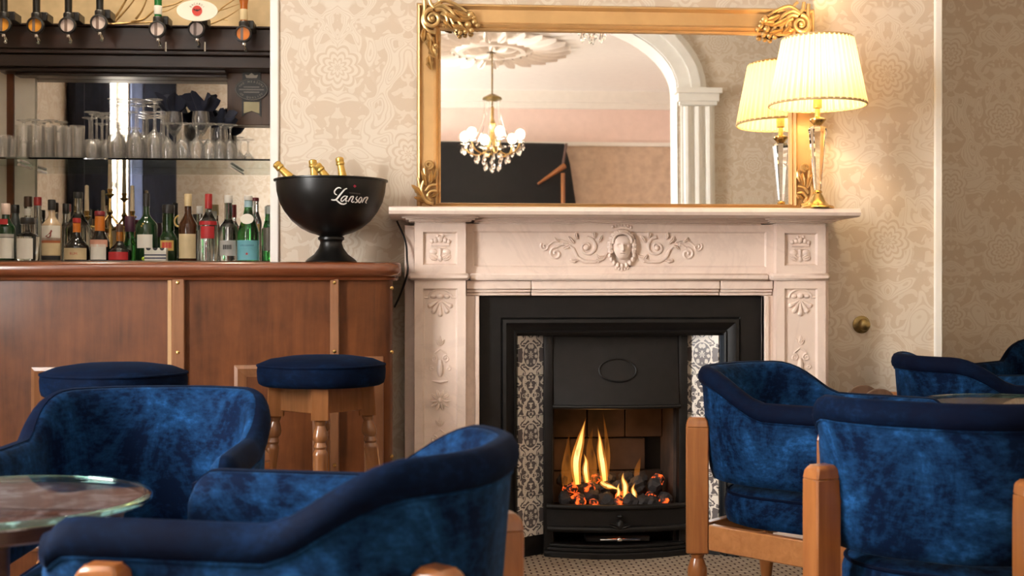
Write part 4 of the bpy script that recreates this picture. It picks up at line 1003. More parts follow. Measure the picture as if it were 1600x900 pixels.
# optics: measures under upended spirit bottles along the canopy
amber = plain('amber_spirit', (0.62, 0.27, 0.03), 0.25, var=0.25); pale = plain('frosted_measure', (0.62, 0.52, 0.48), 0.3, var=0.08); orange = plain('orange_spirit', (0.55, 0.16, 0.015), 0.25, var=0.3)
dkb = plain('dark_bottle_glass', (0.012, 0.012, 0.011), 0.12, var=0.2); grb = plain('green_bottle_glass', (0.01, 0.16, 0.03), 0.1, var=0.2)
white_l = plain('white_label', (0.74, 0.72, 0.66), 0.6, var=0.04); cream_l = plain('cream_label', (0.62, 0.50, 0.30), 0.6, var=0.08)
def optic(px, py, fill, bottle, label, blabel, lever=True):
    p = at(px, py, 5.835); t = thing('optic_dispenser', label, 'dispenser', (p.x, 5.835, p.z), 0, 'spirit measures along the canopy')
    rx = Matrix.Rotation(R(90), 4, 'X')
    MB().lathe([(0.030, 0.0), (0.037, 0.0), (0.040, 0.012), (0.038, 0.026), (0.031, 0.028), (0.030, 0.022)], 24, rx, caps=False).build('chamber_ring', M['black'], t)
    MB().lathe([(0.0, 0.020), (0.031, 0.020), (0.031, 0.0), (0, 0)], 24, rx).build('chamber', fill, t)
    MB().box(-0.006, 0.006, -0.0235, -0.019, -0.029, 0.029, Matrix.Translation((-0.006, 0, 0))).build('inner_tube', plain('dark_tube', (0.16, 0.11, 0.09), 0.4), t)  # dark line of the tube inside the measure
    MB().lathe([(0.019, 0.034), (0.023, 0.036), (0.023, 0.056), (0.02, 0.06)], 18).build('collar', M['black'], t)
    MB().lathe([(0.0075, -0.052), (0.010, -0.048), (0.010, -0.040), (0.006, -0.036)], 12).build('spout', M['chrome'], t)
    MB().tube([(0.004, 0, -0.05), (0.012, -0.004, -0.068), (0.010, -0.01, -0.078)], [0.004, 0.006, 0.008], 8).build('lever', M['chrome'], t)
    MB().box(0.008, 0.042, 0.02, 0.118, 0.028, 0.070).build('bracket', M['black'], t, bevel=0.004)
    if lever: MB().tube([(0.035, 0.0, -0.055), (0.035, 0.0, -0.098)], 0.005, 8).build('push_rod', M['chrome'], t)
    if bottle:
        b = thing('spirit_bottle', blabel, 'bottle', (p.x, 5.835, p.z+0.045), 0, 'upended bottles over the measures')
        bm, lm, lz0, lz1 = bottle
        MB().lathe([(0.0, 0.0), (0.015, 0.0), (0.0165, 0.02), (0.017, 0.09), (0.022, 0.12), (0.036, 0.16), (0.038, 0.19), (0.038, 0.32), (0.0, 0.325)], 20).build('bottle_glass', bm, b)
        if lm: MB().lathe([(0.0178, lz0), (0.0185, lz0+0.004), (0.0185, lz1-0.004), (0.0178, lz1)], 18).build('neck_label', lm, b)
D = (dkb, None, 0, 0)
optic(6, 40, amber, D, 'amber spirit measure at the far left end of the canopy', 'dark upended bottle over the far left amber measure', False)
optic(57, 41, amber, D, 'amber spirit measure second from the left on the canopy', 'dark upended bottle second from the left', False)
optic(107, 41, pale, D, 'clear spirit measure third from the left on the canopy', 'dark upended bottle third from the left', False)
optic(156, 37, pale, (dkb, white_l, 0.075, 0.09), 'clear spirit measure fourth from the left beside the gold twigs', 'dark upended bottle fourth from the left beside the gold twigs', False)
optic(247, 47, pale, (grb, white_l, 0.025, 0.065), 'clear spirit measure under the green bottle', 'green upended bottle with a white neck label')
optic(308, 47, pale, (plain('clear_spirit_glass', (0.45, 0.42, 0.36), 0.1), None, 0, 0), 'clear spirit measure under the white oval sign', 'pale upended bottle hidden behind the white oval sign')
optic(381, 54, orange, (plain('orange_bottle_glass', (0.45, 0.12, 0.015), 0.1), cream_l, 0.02, 0.07), 'orange spirit measure nearest the white corner post', 'orange upended bottle with a cream neck label', False)
p = at(308, 16.5, 5.775); sg = thing('oval_sign', 'white oval sign with a red roundel above the bar measures', 'sign', (p.x, 5.775, p.z))
m = MB(); m.prism([(0.092*math.cos(a), 0.048*math.sin(a)) for a in [2*PI*i/40 for i in range(40)]], 0.0, 0.006); m.build('oval_plate', plain('sign_white', (0.80, 0.75, 0.66), 0.4, var=0.03), sg)
m = MB(); m.prism([(0.0225*math.cos(a), -0.001+0.0235*math.sin(a)) for a in [2*PI*i/28 for i in range(28)]], -0.002, 0.0); m.build('red_roundel', plain('roundel_red', (0.50, 0.03, 0.015), 0.4), sg)
m = MB()
for s in (-1, 1): m.add([(0, -0.003, 0.0), (s*0.016, -0.003, 0.009), (s*0.014, -0.003, 0.0), (s*0.010, -0.003, 0.003), (s*0.006, -0.003, -0.003)], [(0, 1, 2, 3, 4)])
m.add([(0.003*math.cos(a), -0.0031, 0.001+0.006*math.sin(a)) for a in [PI/4*i for i in range(8)]], [tuple(range(8))])
m.build('bat_emblem', plain('emblem_dark', (0.03, 0.012, 0.01), 0.5), sg, fix=False)
m = MB(); arc_text(m, 'BACARDI', 0.013, 0.034, 0.031, PI/2, 0.33, -0.001); m.build('arc_lettering', plain('sign_ink', (0.06, 0.055, 0.05), 0.5), sg, fix=False)
# gold twigs lying on the canopy
twig_m = plain('gold_twig', (0.42, 0.26, 0.10), 0.35, 0.6, var=0.3, sc=40)
tw = thing('gold_twigs', 'spray of gold painted twigs on top of the bar canopy', 'decoration', (-1.25, 6.06, 2.2245))
def twig(l, r=0.006, y=6.06):
    q = smooth([tuple(at(a, b, y)-Vector((-1.25, 6.06, 2.2245))) for a, b in l], 4)
    q = [Vector((v.x, v.y, max(v.z, 0.006))) for v in q]
    MB().tube(q, [r*(1-0.6*i/(len(q)-1)) for i in range(len(q))], 6).build('twig', twig_m, tw)
for l, r in (([(172, 38), (185, 20), (200, -5), (215, -30)], 0.007), ([(178, 36), (205, 6), (222, -20)], 0.005), ([(212, 30), (222, 16), (232, -8)], 0.006), ([(175, 38), (205, 36), (235, 35), (260, 30)], 0.006), ([(205, 34), (225, 30), (245, 14), (275, 6), (300, -8)], 0.006), ([(240, 16), (258, 18), (278, 8)], 0.004),
             ([(335, 24), (350, 10), (372, -4), (392, -16)], 0.004), ([(338, 18), (352, 14), (374, 6)], 0.0035), ([(328, 38), (348, 30), (362, 22), (374, 14)], 0.004), ([(346, 30), (356, 32)], 0.003)):
    twig(l, r)

# ------------------------------------------------------------------ glasses on the shelf
SZ = 1.5905
def wine(h, rb, hb, rf, nm):
    """stemmed glass as an upside-down closed shell of glass, mouth down at z = 0"""
    o_ = [(rb*0.86, 0.0), (rb*0.96, hb*0.25), (rb, hb*0.5), (rb*0.86, hb*0.78), (rb*0.4, hb*0.96), (0.006, hb*1.06), (0.0042, hb+0.3*(h-hb)), (0.0042, h-0.02), (0.008, h-0.008), (rf, h-0.002), (rf, h), (0, h)]
    i_ = [(0.0, hb*0.95), (rb*0.36, hb*0.93), (rb*0.82, hb*0.75), (rb*0.96, hb*0.5), (rb*0.92, hb*0.25), (rb*0.83, 0.0)]
    return MB().lathe(i_+o_, 20).mesh(nm, M['thin'], ang=60)
def beaker(h, r0, r1, nm):
    return MB().lathe([(0, 0.008), (r0*0.9, 0.008), (r1-0.0025, h), (r1, h), (r0, 0.0), (0, 0)], 20).mesh(nm, M['thin'], ang=50)
G_big = wine(0.275, 0.043, 0.13, 0.039, 'wine_glass'); G_mid = wine(0.215, 0.036, 0.09, 0.034, 'wine_glass'); G_sm = wine(0.19, 0.032, 0.10, 0.032, 'wine_glass')
G_hi = beaker(0.15, 0.028, 0.033, 'highball_glass'); G_tu = beaker(0.105, 0.032, 0.04, 'tumbler'); G_st = wine(0.165, 0.034, 0.095, 0.033, 'wine_glass')
ORD = ('first', 'second', 'third', 'fourth', 'fifth', 'sixth', 'seventh', 'eighth', 'ninth', 'tenth')
def glasses(me, nm, spots, label, group):
    spots = sorted(spots)
    for i, (px, Y) in enumerate(spots):
        tag(put(nm, me, None, (at(px, 250, Y).x, Y, SZ)), ORD[i]+' from left of the '+label, 'glass', group)
glasses(G_tu, 'tumbler', [(4, 5.86), (18, 5.90), (-9, 5.93), (10, 6.02)], 'short tumblers at the left end of the glass shelf', 'tumblers on the glass shelf')
glasses(G_sm, 'wine_glass', [(37, 5.98), (52, 5.95), (69, 6.0), (80, 5.97), (96, 6.03), (60, 6.08)], 'small upturned stemmed glasses behind the highball glasses', 'small upturned glasses')
glasses(G_hi, 'highball_glass', [(36, 5.86), (58, 5.85), (77, 5.86), (93, 5.85), (108, 5.86), (121, 5.85), (70, 5.93), (89, 5.93), (104, 5.94), (118, 5.95)], 'straight highball glasses on the glass shelf', 'highball glasses on the shelf')
glasses(G_mid, 'wine_glass', [(144, 5.86), (151, 5.95), (160, 6.02), (167, 5.90), (172, 6.09), (140, 6.06)], 'medium upturned wine glasses beside the highball glasses', 'medium upturned glasses')
glasses(G_big, 'wine_glass', [(182, 5.86), (196, 5.95), (186, 6.06), (212, 5.86), (224, 5.95), (215, 6.06), (241, 5.86), (252, 5.97), (243, 6.07)], 'tall upturned wine glasses left of the napkins', 'tall upturned wine glasses')
glasses(G_st, 'wine_glass', [(262, 5.84), (285, 5.84), (307, 5.84), (328, 5.85), (345, 5.86), (360, 5.88), (352, 5.97), (339, 6.05)], 'low upturned glasses in front of the napkins', 'low upturned glasses')
# upright goblets holding navy napkins
def upright(px, Y, base, label, seed, nl):
    x = at(px, 250, Y).x; gz = SZ
    g_ = MB().lathe([(0, 0), (0.034, 0), (0.034, 0.003), (0.008, 0.008), (0.0045, 0.02), (0.0045, base-0.01), (0.02, base+0.006), (0.038, base+0.04), (0.041, base+0.07), (0.036, base+0.105), (0.0345, base+0.105), (0.039, base+0.07), (0.036, base+0.04), (0.018, base+0.01), (0, base+0.004)], 20).mesh('goblet', M['thin'], ang=60)
    tag(put('goblet', g_, None, (x, Y, gz)), label, 'glass', 'goblets holding napkins')
    rnd = random.Random(seed); m = MB(); n = 40; rows = []
    for zz, rr, wav in ((0.02, 0.010, 0.1), (0.05, 0.033, 0.06), (0.085, 0.033, 0.08), (0.105, 0.028, 0.2), (0.135, 0.05, 0.4), (0.16, 0.062, 0.45), (0.172, 0.066, 0.45)):
        rows.append([(rr*(1+wav*math.sin(k*2*PI*7/n+seed))*math.cos(2*PI*k/n)*(1.0 if zz > 0.12 else 1), rr*(1+wav*math.sin(k*2*PI*7/n+seed))*math.sin(2*PI*k/n)*0.8, base+zz+(0.022*math.sin(k*2*PI*5/n+seed*2) if zz > 0.12 else 0)) for k in range(n)])
    rows.append([(p[0]*0.35, p[1]*0.35, p[2]-0.05) for p in rows[-1]]); m.grid(rows, close=True)
    m.add(rows[0], [tuple(range(n))]); m.add(rows[-1], [tuple(range(n))])
    tag(put('napkin', m.mesh('napkin', M['navycloth'], fix=False, ang=70), None, (x, Y, gz)), nl, 'napkin', 'navy napkins in goblets')
upright(272, 5.95, 0.125, 'upright goblet holding the left navy napkin', 1, 'navy cloth napkin folded into the left goblet')
upright(314, 5.93, 0.125, 'upright goblet holding the middle navy napkin', 2.3, 'navy cloth napkin folded into the middle goblet')
upright(343, 6.02, 0.06, 'upright goblet holding the low right navy napkin', 4.1, 'navy cloth napkin folded into the low right goblet')

# ------------------------------------------------------------------ bottles on the back counter
rg = lambda n, c, r=0.06: plain(n, c, r, var=0.15)
cl = M['glass']; gr_t = glassy('green_glass', (0.10, 0.55, 0.14)); br_t = rg('brown_glass', (0.045, 0.016, 0.006)); dk = rg('black_glass', (0.010, 0.009, 0.008)); dg = rg('deep_green_glass', (0.008, 0.03, 0.010)); am_t = rg('amber_glass', (0.30, 0.10, 0.012))
capm = dict(red=rg('red_cap', (0.36, 0.02, 0.02), 0.3), black=rg('black_cap', (0.012, 0.012, 0.013), 0.3), brown=rg('brown_cap', (0.07, 0.03, 0.015), 0.35), pinkw=rg('pinkish_cap', (0.62, 0.48, 0.42), 0.3), clear=rg('silver_cap', (0.62, 0.60, 0.56), 0.25), dred=rg('dark_red_cap', (0.17, 0.012, 0.02), 0.3), orange=rg('orange_foil', (0.60, 0.17, 0.015), 0.3), gold=rg('gold_cap', (0.58, 0.46, 0.26), 0.3), blue=rg('pale_blue_foil', (0.32, 0.48, 0.55), 0.4), grey=rg('grey_foil', (0.22, 0.24, 0.22), 0.35), purple=rg('plum_foil', (0.05, 0.012, 0.03), 0.35))
labm = dict(white=white_l, cream=cream_l, red=rg('red_label', (0.45, 0.02, 0.025), 0.5), blue=rg('turquoise_label', (0.16, 0.46, 0.56), 0.5), pink=rg('peach_label', (0.70, 0.36, 0.26), 0.5), grey=rg('silver_label', (0.42, 0.41, 0.39), 0.4), black=rg('black_label', (0.015, 0.015, 0.018), 0.5), rust=rg('rust_label', (0.42, 0.13, 0.05), 0.5), dark=rg('olive_label', (0.10, 0.09, 0.07), 0.5), gold=rg('gold_label', (0.52, 0.36, 0.10), 0.4))
S = 1/334.0
def wrap(rad, z0, z1, a=1.25, n=14):
    return MB().grid([[(rad*math.sin(-a+2*a*i/n), -rad*math.cos(-a+2*a*i/n), z) for i in range(n+1)] for z in (z0, z1)])
def bottle(px, hw, ys, glass, cap, label, labels=(), Y=5.80, neck=0.36, capr=None, kind='bottle'):
    """ys = photo rows of: top, cap bottom, neck bottom, shoulder bottom; the base stands on the back counter"""
    x = at(px, 408, Y).x; z = [at(px, y, Y).z-CZ for y in ys]; rb = hw*S*Y/5.85; rn = rb*neck
    t = thing(kind, label, 'bottle', (x, Y, CZ), 0, 'spirit bottles on the back counter')
    prof = [(0, 0), (rb*0.93, 0.0), (rb, 0.008), (rb, z[3])]
    for i in range(1, 6):
        q = i/5; prof.append((rb+(rn-rb)*(math.sin(q*PI/2)**1.6*0.55+q*0.45), z[3]+(z[2]-z[3])*q))
    prof += [(rn*0.96, z[1]), (rn*0.9, z[1]+0.002), (0, z[1]+0.002)]
    MB().lathe(prof, 24).build('bottle_glass', glass, t, ang=50)
    rc = capr*S if capr else rn*1.12
    MB().lathe([(rc*0.98, z[1]-0.001), (rc, z[1]+0.003), (rc, z[0]-0.004), (rc*0.9, z[0]), (0, z[0])], 18).build('cap', capm[cap], t)
    for it in labels:
        lm, y0, y1 = it[:3]; a = it[3] if len(it) > 3 else 1.25
        za, zb = at(px, y1, Y).z-CZ, at(px, y0, Y).z-CZ; rr = rb
        if zb > z[3]+0.004:
            q = (0.5*(za+zb)-z[3])/max(1e-3, z[2]-z[3]); q = min(1, max(0, q)); rr = rb+(rn-rb)*(math.sin(q*PI/2)**1.6*0.55+q*0.45)
        wrap(rr+0.0009, max(za, 0.004), zb, a).build(it[4] if len(it) > 4 else 'label', labm[lm] if isinstance(lm, str) else lm, t, fix=False)
    return t, rb
def ink_text(t, body, size, r, z, mat):
    vs, fs = text_mb(body, size)
    MB().add([(r*math.sin(x/r), -r*math.cos(x/r), z+zz) for x, _, zz in vs], fs).build('lettering', mat, t, fix=False)
# back row first
bottle(24, 9, (320, 333, 338, 350), rg('smoke_glass', (0.05, 0.07, 0.07)), 'black', 'small smoky bottle with a black cap behind the squat bottle', Y=5.97, neck=0.6)
bottle(44, 8, (307, 323, 340, 352), cl, 'brown', 'clear bottle with a tall brown cap behind the squat bottle', [('white', 326, 337, 0.9)], Y=5.96, neck=0.7)
bottle(59, 8.5, (308, 321, 338, 352), cl, 'red', 'clear bottle with a red cap left of the bird-label whisky', Y=5.93, neck=0.62)
bottle(122, 20, (300, 310, 330, 358), cl, 'black', 'big clear cone-shouldered bottle behind the dark rum', Y=5.92, neck=0.32)
bottle(103, 9, (318, 334, 346, 358), cl, 'black', 'slim clear bottle with a black cap behind the rum bottle', Y=5.98, neck=0.5)
bottle(399, 10, (309, 314, 330, 348), cl, 'dred', 'clear bottle with a red cap behind the green mineral water', [('gold', 350, 362, 0.8)], Y=5.90, neck=0.5)
bottle(312, 9, (322, 334, 350, 362), cl, 'clear', 'small clear bottle half hidden behind the red-label vodka', Y=5.97, neck=0.5)
# front row
t, r = bottle(9, 14, (318, 335, 341, 356), dg, 'pinkw', 'green gin bottle with a white label at the left end', [('white', 372, 404), ('grey', 366, 371)], neck=0.42)
wrap(r+0.0012, 0.163, 0.187, 0.5).build('red_seal', labm['red'], t, fix=False)
t, r = bottle(43, 17, (340, 350, 361, 369), cl, 'black', 'squat clear bottle with a wide black stopper', [('white', 373, 405, 0.75)], neck=0.22, capr=10.5)
t, r = bottle(81, 14.5, (312, 328, 338, 352), rg('whisky_glass', (0.40, 0.30, 0.20), 0.1), 'black', 'whisky bottle with a red bird on its label', [('white', 353, 376), ('rust', 372, 380), ('cream', 380, 399), ('black', 400, 407)], neck=0.36)
bz = at(81, 369, 5.8).z-CZ; m = MB()
bird = [(-0.014, -0.004), (-0.004, -0.009), (0.006, -0.007), (0.010, 0.0), (0.010, 0.012), (0.014, 0.022), (0.009, 0.028), (0.004, 0.016), (-0.004, 0.006), (-0.012, 0.002), (-0.019, -0.006)]
m.add([((r+0.002)*math.sin(x/r), -(r+0.002)*math.cos(x/r), bz+z) for x, z in bird], [tuple(range(len(bird)))]); m.build('bird_print', rg('bird_ink', (0.25, 0.05, 0.035), 0.5), t, fix=False)
t, r = bottle(120, 18.5, (341, 348, 368, 386), dk, 'red', 'round dark rum bottle with an orange neck', [('orange' and capm['orange'], 349, 363, 3.1, 'neck_foil'), ('cream', 388, 406, 1.1)], neck=0.30)
ink_text(t, 'RUM', 0.016, r+0.0018, at(120, 397, 5.8).z-CZ, labm['red'])
t, r = bottle(156, 14.5, (330, 337, 362, 378), dk, 'dred', 'dark square-shouldered bottle with an orange neck and peach label', [(capm['orange'], 338, 361, 3.1, 'neck_foil'), ('white', 382, 406, 0.9), ('pink', 375, 386, 1.1)], neck=0.5)
t, r = bottle(187, 17, (350, 362, 378, 392), dk, 'brown', 'squat dark liqueur bottle with an amber neck and red label', [(am_t, 362, 377, 3.1, 'neck_glass'), ('red', 394, 407, 1.0)], neck=0.28)
bottle(203, 11, (338, 362, 372, 384), gr_t, 'purple', 'green bottle with a tall plum foil behind the squat liqueur', Y=5.87, neck=0.62)
t, r = bottle(229, 16.5, (302, 322, 334, 352), dg, 'black', 'big dark green wine bottle with a white square label', [('white', 367, 388, 0.75)], Y=5.84, neck=0.26)
m = MB(); z0 = at(229, 353, 5.84).z-CZ
for k in range(3): m.ball((-0.006+0.006*math.cos(PI/2+2.1*k), -r*0.93, z0+0.006*math.sin(PI/2+2.1*k)), 0.005, 0.003, 0.005, 8, 5)
m.build('gold_emblem', labm['gold'], t)
t, r = bottle(263, 13.5, (320, 333, 362, 372), dg, 'black', 'dark bottle with a bright green neck right of the striped box', [(gr_t, 334, 361, 3.1, 'green_neck'), ('gold', 376, 392, 0.8), ('red', 379, 388, 0.6)], neck=0.62)
t, r = bottle(294, 14, (303, 322, 333, 352), br_t, 'gold', 'brown bottle with a gold cap and cream shield label', [('cream', 366, 404, 1.1)], neck=0.38)
m = MB(); hz = at(294, 346, 5.8).z-CZ
m.tube([(-r*0.55-0.018+0.018*math.cos(a), -0.008, hz+0.024*math.sin(a)) for a in [PI/2+PI*i/10 for i in range(11)]], 0.004, 7); m.build('handle', labm['gold'], t)
t, r = bottle(326, 14, (303, 326, 331, 348), cl, 'red', 'clear vodka bottle with a red cap and red label', [('red', 346, 352, 1.2), ('red', 354, 373, 0.8)], neck=0.36)
t, r = bottle(357, 14, (305, 317, 342, 356), cl, 'clear', 'tall clear vodka bottle left of the green mineral water', [('grey', 376, 400, 1.0)], neck=0.42)
m = MB()
for k in range(5): m.box(-0.018+0.008*k, -0.013+0.008*k, -r-0.0025, -r-0.0012, at(357, 390, 5.8).z-CZ, at(357, 383, 5.8).z-CZ)
m.build('dark_print', labm['black'], t)
t, r = bottle(388, 16.5, (306, 313, 326, 364), gr_t, 'clear', 'green mineral water bottle with a turquoise label', [(capm['blue'], 314, 324, 3.1, 'neck_foil'), ('blue', 376, 411, 1.45)], neck=0.36)
ink_text(t, 'S.PELLEGRINO', 0.0105, r+0.0018, at(388, 384, 5.8).z-CZ, rg('navy_ink', (0.02, 0.05, 0.16), 0.5))
zc = at(388, 397, 5.8).z-CZ; m = MB(); star = [((0.008 if i % 2 == 0 else 0.0035)*math.sin(PI*i/5), (0.008 if i % 2 == 0 else 0.0035)*math.cos(PI*i/5)) for i in range(10)]
m.add([(x, -r-0.002, zc+z) for x, z in star], [tuple(range(10))]); m.build('red_star', labm['red'], t, fix=False)
zc = at(388, 343, 5.8).z-CZ; m = MB(); m.prism([(0.03*math.cos(a), 0.024*math.sin(a)) for a in [2*PI*i/24 for i in range(24)]], -0.002, 0.0)
me = m.mesh('neck_medallion', labm['white']); o = put('neck_medallion', me, t, (0, -r*0.86, zc), (R(-14), 0, 0))
t, r = bottle(420, 8.5, (322, 334, 344, 352), gr_t, 'grey', 'small green bottle at the right end beside the white post', [('dark', 356, 392, 1.4)], neck=0.55)
# striped box and lime
bx_ = thing('striped_box', 'small white box with navy stripes among the bottles', 'box', (at(244, 408, 5.74).x, 5.74, CZ))
MB().box(-0.048, 0.048, -0.02, 0.02, 0, 0.058).build('carton', labm['white'], bx_, bevel=0.001)
for z in (0.012, 0.026): MB().box(-0.0485, 0.0485, -0.0206, -0.02, z-0.003, z+0.003).build('stripe', rg('navy_stripe', (0.02, 0.025, 0.08), 0.5), bx_)
m = MB()
for k in range(3): m.add([(-0.03+0.03*k+0.011*math.cos(a), -0.0205, 0.058-0.012*math.sin(a)) for a in [PI*i/8 for i in range(9)]], [tuple(range(9))])
m.build('dark_motif', labm['black'], bx_, fix=False)
tag(MB().ball((0, 0, 0), 0.010, 0.010, 0.009, 14, 9).build('lime', rg('lime_skin', (0.42, 0.6, 0.04), 0.35), None, (at(225, 408, 5.73).x, 5.73, CZ+0.009)), 'small yellow-green ball beside the striped box', 'lime')
# candelabrum behind the bottles
cd = thing('candelabrum', 'brass three-light candelabrum with cream candles behind the bottles', 'candelabrum', (at(172, 408, 6.03).x, 6.03, CZ))
MB().lathe([(0.05, 0), (0.05, 0.008), (0.02, 0.025), (0.009, 0.05), (0.013, 0.11), (0.008, 0.13), (0.008, 0.22), (0.016, 0.235), (0.008, 0.25), (0.007, 0.31)], 16).build('stem', M['brass'], cd)
cup_me = MB().lathe([(0.004, -0.03), (0.012, -0.015), (0.022, -0.008), (0.02, -0.004), (0.01, 0.0), (0.014, 0.02), (0.0, 0.022)], 14).mesh('candle_cup', M['brass'])
cnd_me = MB().lathe([(0.011, 0), (0.009, 0.12), (0.002, 0.124), (0, 0.124)], 12).mesh('candle', plain('wax', (0.74, 0.60, 0.42), 0.5))
for dx, z in ((-0.105, 0.22), (0.0, 0.325), (0.105, 0.22)):
    if dx: MB().tube(smooth([(0, 0, 0.23), (dx*0.45, -0.005, 0.17), (dx*0.9, -0.01, 0.17), (dx, -0.01, z-0.03)]), 0.006, 7).build('arm', M['brass'], cd)
    put('candle_cup', cup_me, cd, (dx, -0.01 if dx else 0, z)); put('candle', cnd_me, cd, (dx, -0.01 if dx else 0, z+0.018))

# ------------------------------------------------------------------ bar stools
def stool_parts():
    q = {}
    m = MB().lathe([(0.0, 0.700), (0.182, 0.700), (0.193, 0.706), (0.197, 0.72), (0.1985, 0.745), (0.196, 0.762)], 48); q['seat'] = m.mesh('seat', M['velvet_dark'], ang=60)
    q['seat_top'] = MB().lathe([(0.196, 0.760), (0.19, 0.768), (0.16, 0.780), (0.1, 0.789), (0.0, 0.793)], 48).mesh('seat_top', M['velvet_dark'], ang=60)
    q['piping'] = MB().tube([(0.196*math.cos(a), 0.196*math.sin(a), 0.762) for a in [2*PI*i/48 for i in range(49)]], 0.0042, 7, caps=False).mesh('piping', M['velvet_dark'])
    bl = MB()
    bl.grid([[(sx*0.027, sy*0.027, 0.70) for sx, sy in ((-1,-1),(1,-1),(1,1),(-1,1))], [(sx*0.026+0.006, sy*0.026, 0.605) for sx, sy in ((-1,-1),(1,-1),(1,1),(-1,1))]], close=True)
    bl.add([(sx*0.026+0.006, sy*0.026, 0.605) for sx, sy in ((-1,-1),(1,-1),(1,1),(-1,1))], [(0,1,2,3)])
    q['leg_block'] = bl.mesh('leg_block', M['stoolwood'], bevel=0.003)
    pr = [(0.014, 0.608), (0.018, 0.60), (0.016, 0.592), (0.014, 0.588), (0.019, 0.575), (0.0235, 0.558), (0.022, 0.545), (0.016, 0.538), (0.019, 0.530), (0.021, 0.525), (0.017, 0.518), (0.0215, 0.51), (0.023, 0.504), (0.022, 0.498), (0.021, 0.40), (0.024, 0.33), (0.02, 0.26), (0.024, 0.25), (0.024, 0.2), (0.018, 0.19), (0.016, 0.05), (0.019, 0.03), (0.015, 0.0)]
    lg = MB(); lg.lathe(pr, 16); lg.v = [(x+0.006+(0.605-z)*0.115, y, z) for x, y, z in lg.v]
    q['leg'] = lg.mesh('leg', M['stoolwood'])
    ap = MB().box(-0.105, 0.105, -0.011, 0.011, 0.622, 0.70); q['apron'] = ap.mesh('apron', M['stoolwood'], bevel=0.002)
    st = MB().tube([(-0.14, 0, 0.225), (0.14, 0, 0.225)], [0.011, 0.011], 10); q['stretcher'] = st.mesh('stretcher', M['stoolwood'])
    return q
SQ = stool_parts()
def stool(x, y, rz, label):
    t = thing('bar_stool', label, 'stool', (x, y, 0), rz, 'bar stools')
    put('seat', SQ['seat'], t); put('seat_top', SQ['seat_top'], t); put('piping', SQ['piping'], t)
    for k in range(4):
        a = PI/2*k; p = (0.135*math.cos(a), 0.135*math.sin(a), 0)
        l = put('leg', SQ['leg'], t, p, (0, 0, a)); put('leg_block', SQ['leg_block'], l)
        b = a+PI/4; put('apron', SQ['apron'], t, (0.095*math.cos(b), 0.095*math.sin(b), 0), (0, 0, b+PI/2))
        put('stretcher', SQ['stretcher'], t, (0.131*math.cos(b), 0.131*math.sin(b), 0), (0, 0, b+PI/2))
stool(-0.318, 3.93, -PI/2+0.05, 'navy velvet bar stool with turned legs beside the fireplace')
stool(-0.862, 3.57, -PI/2+0.3, 'blue velvet bar stool half hidden by the armchair under the glasses')

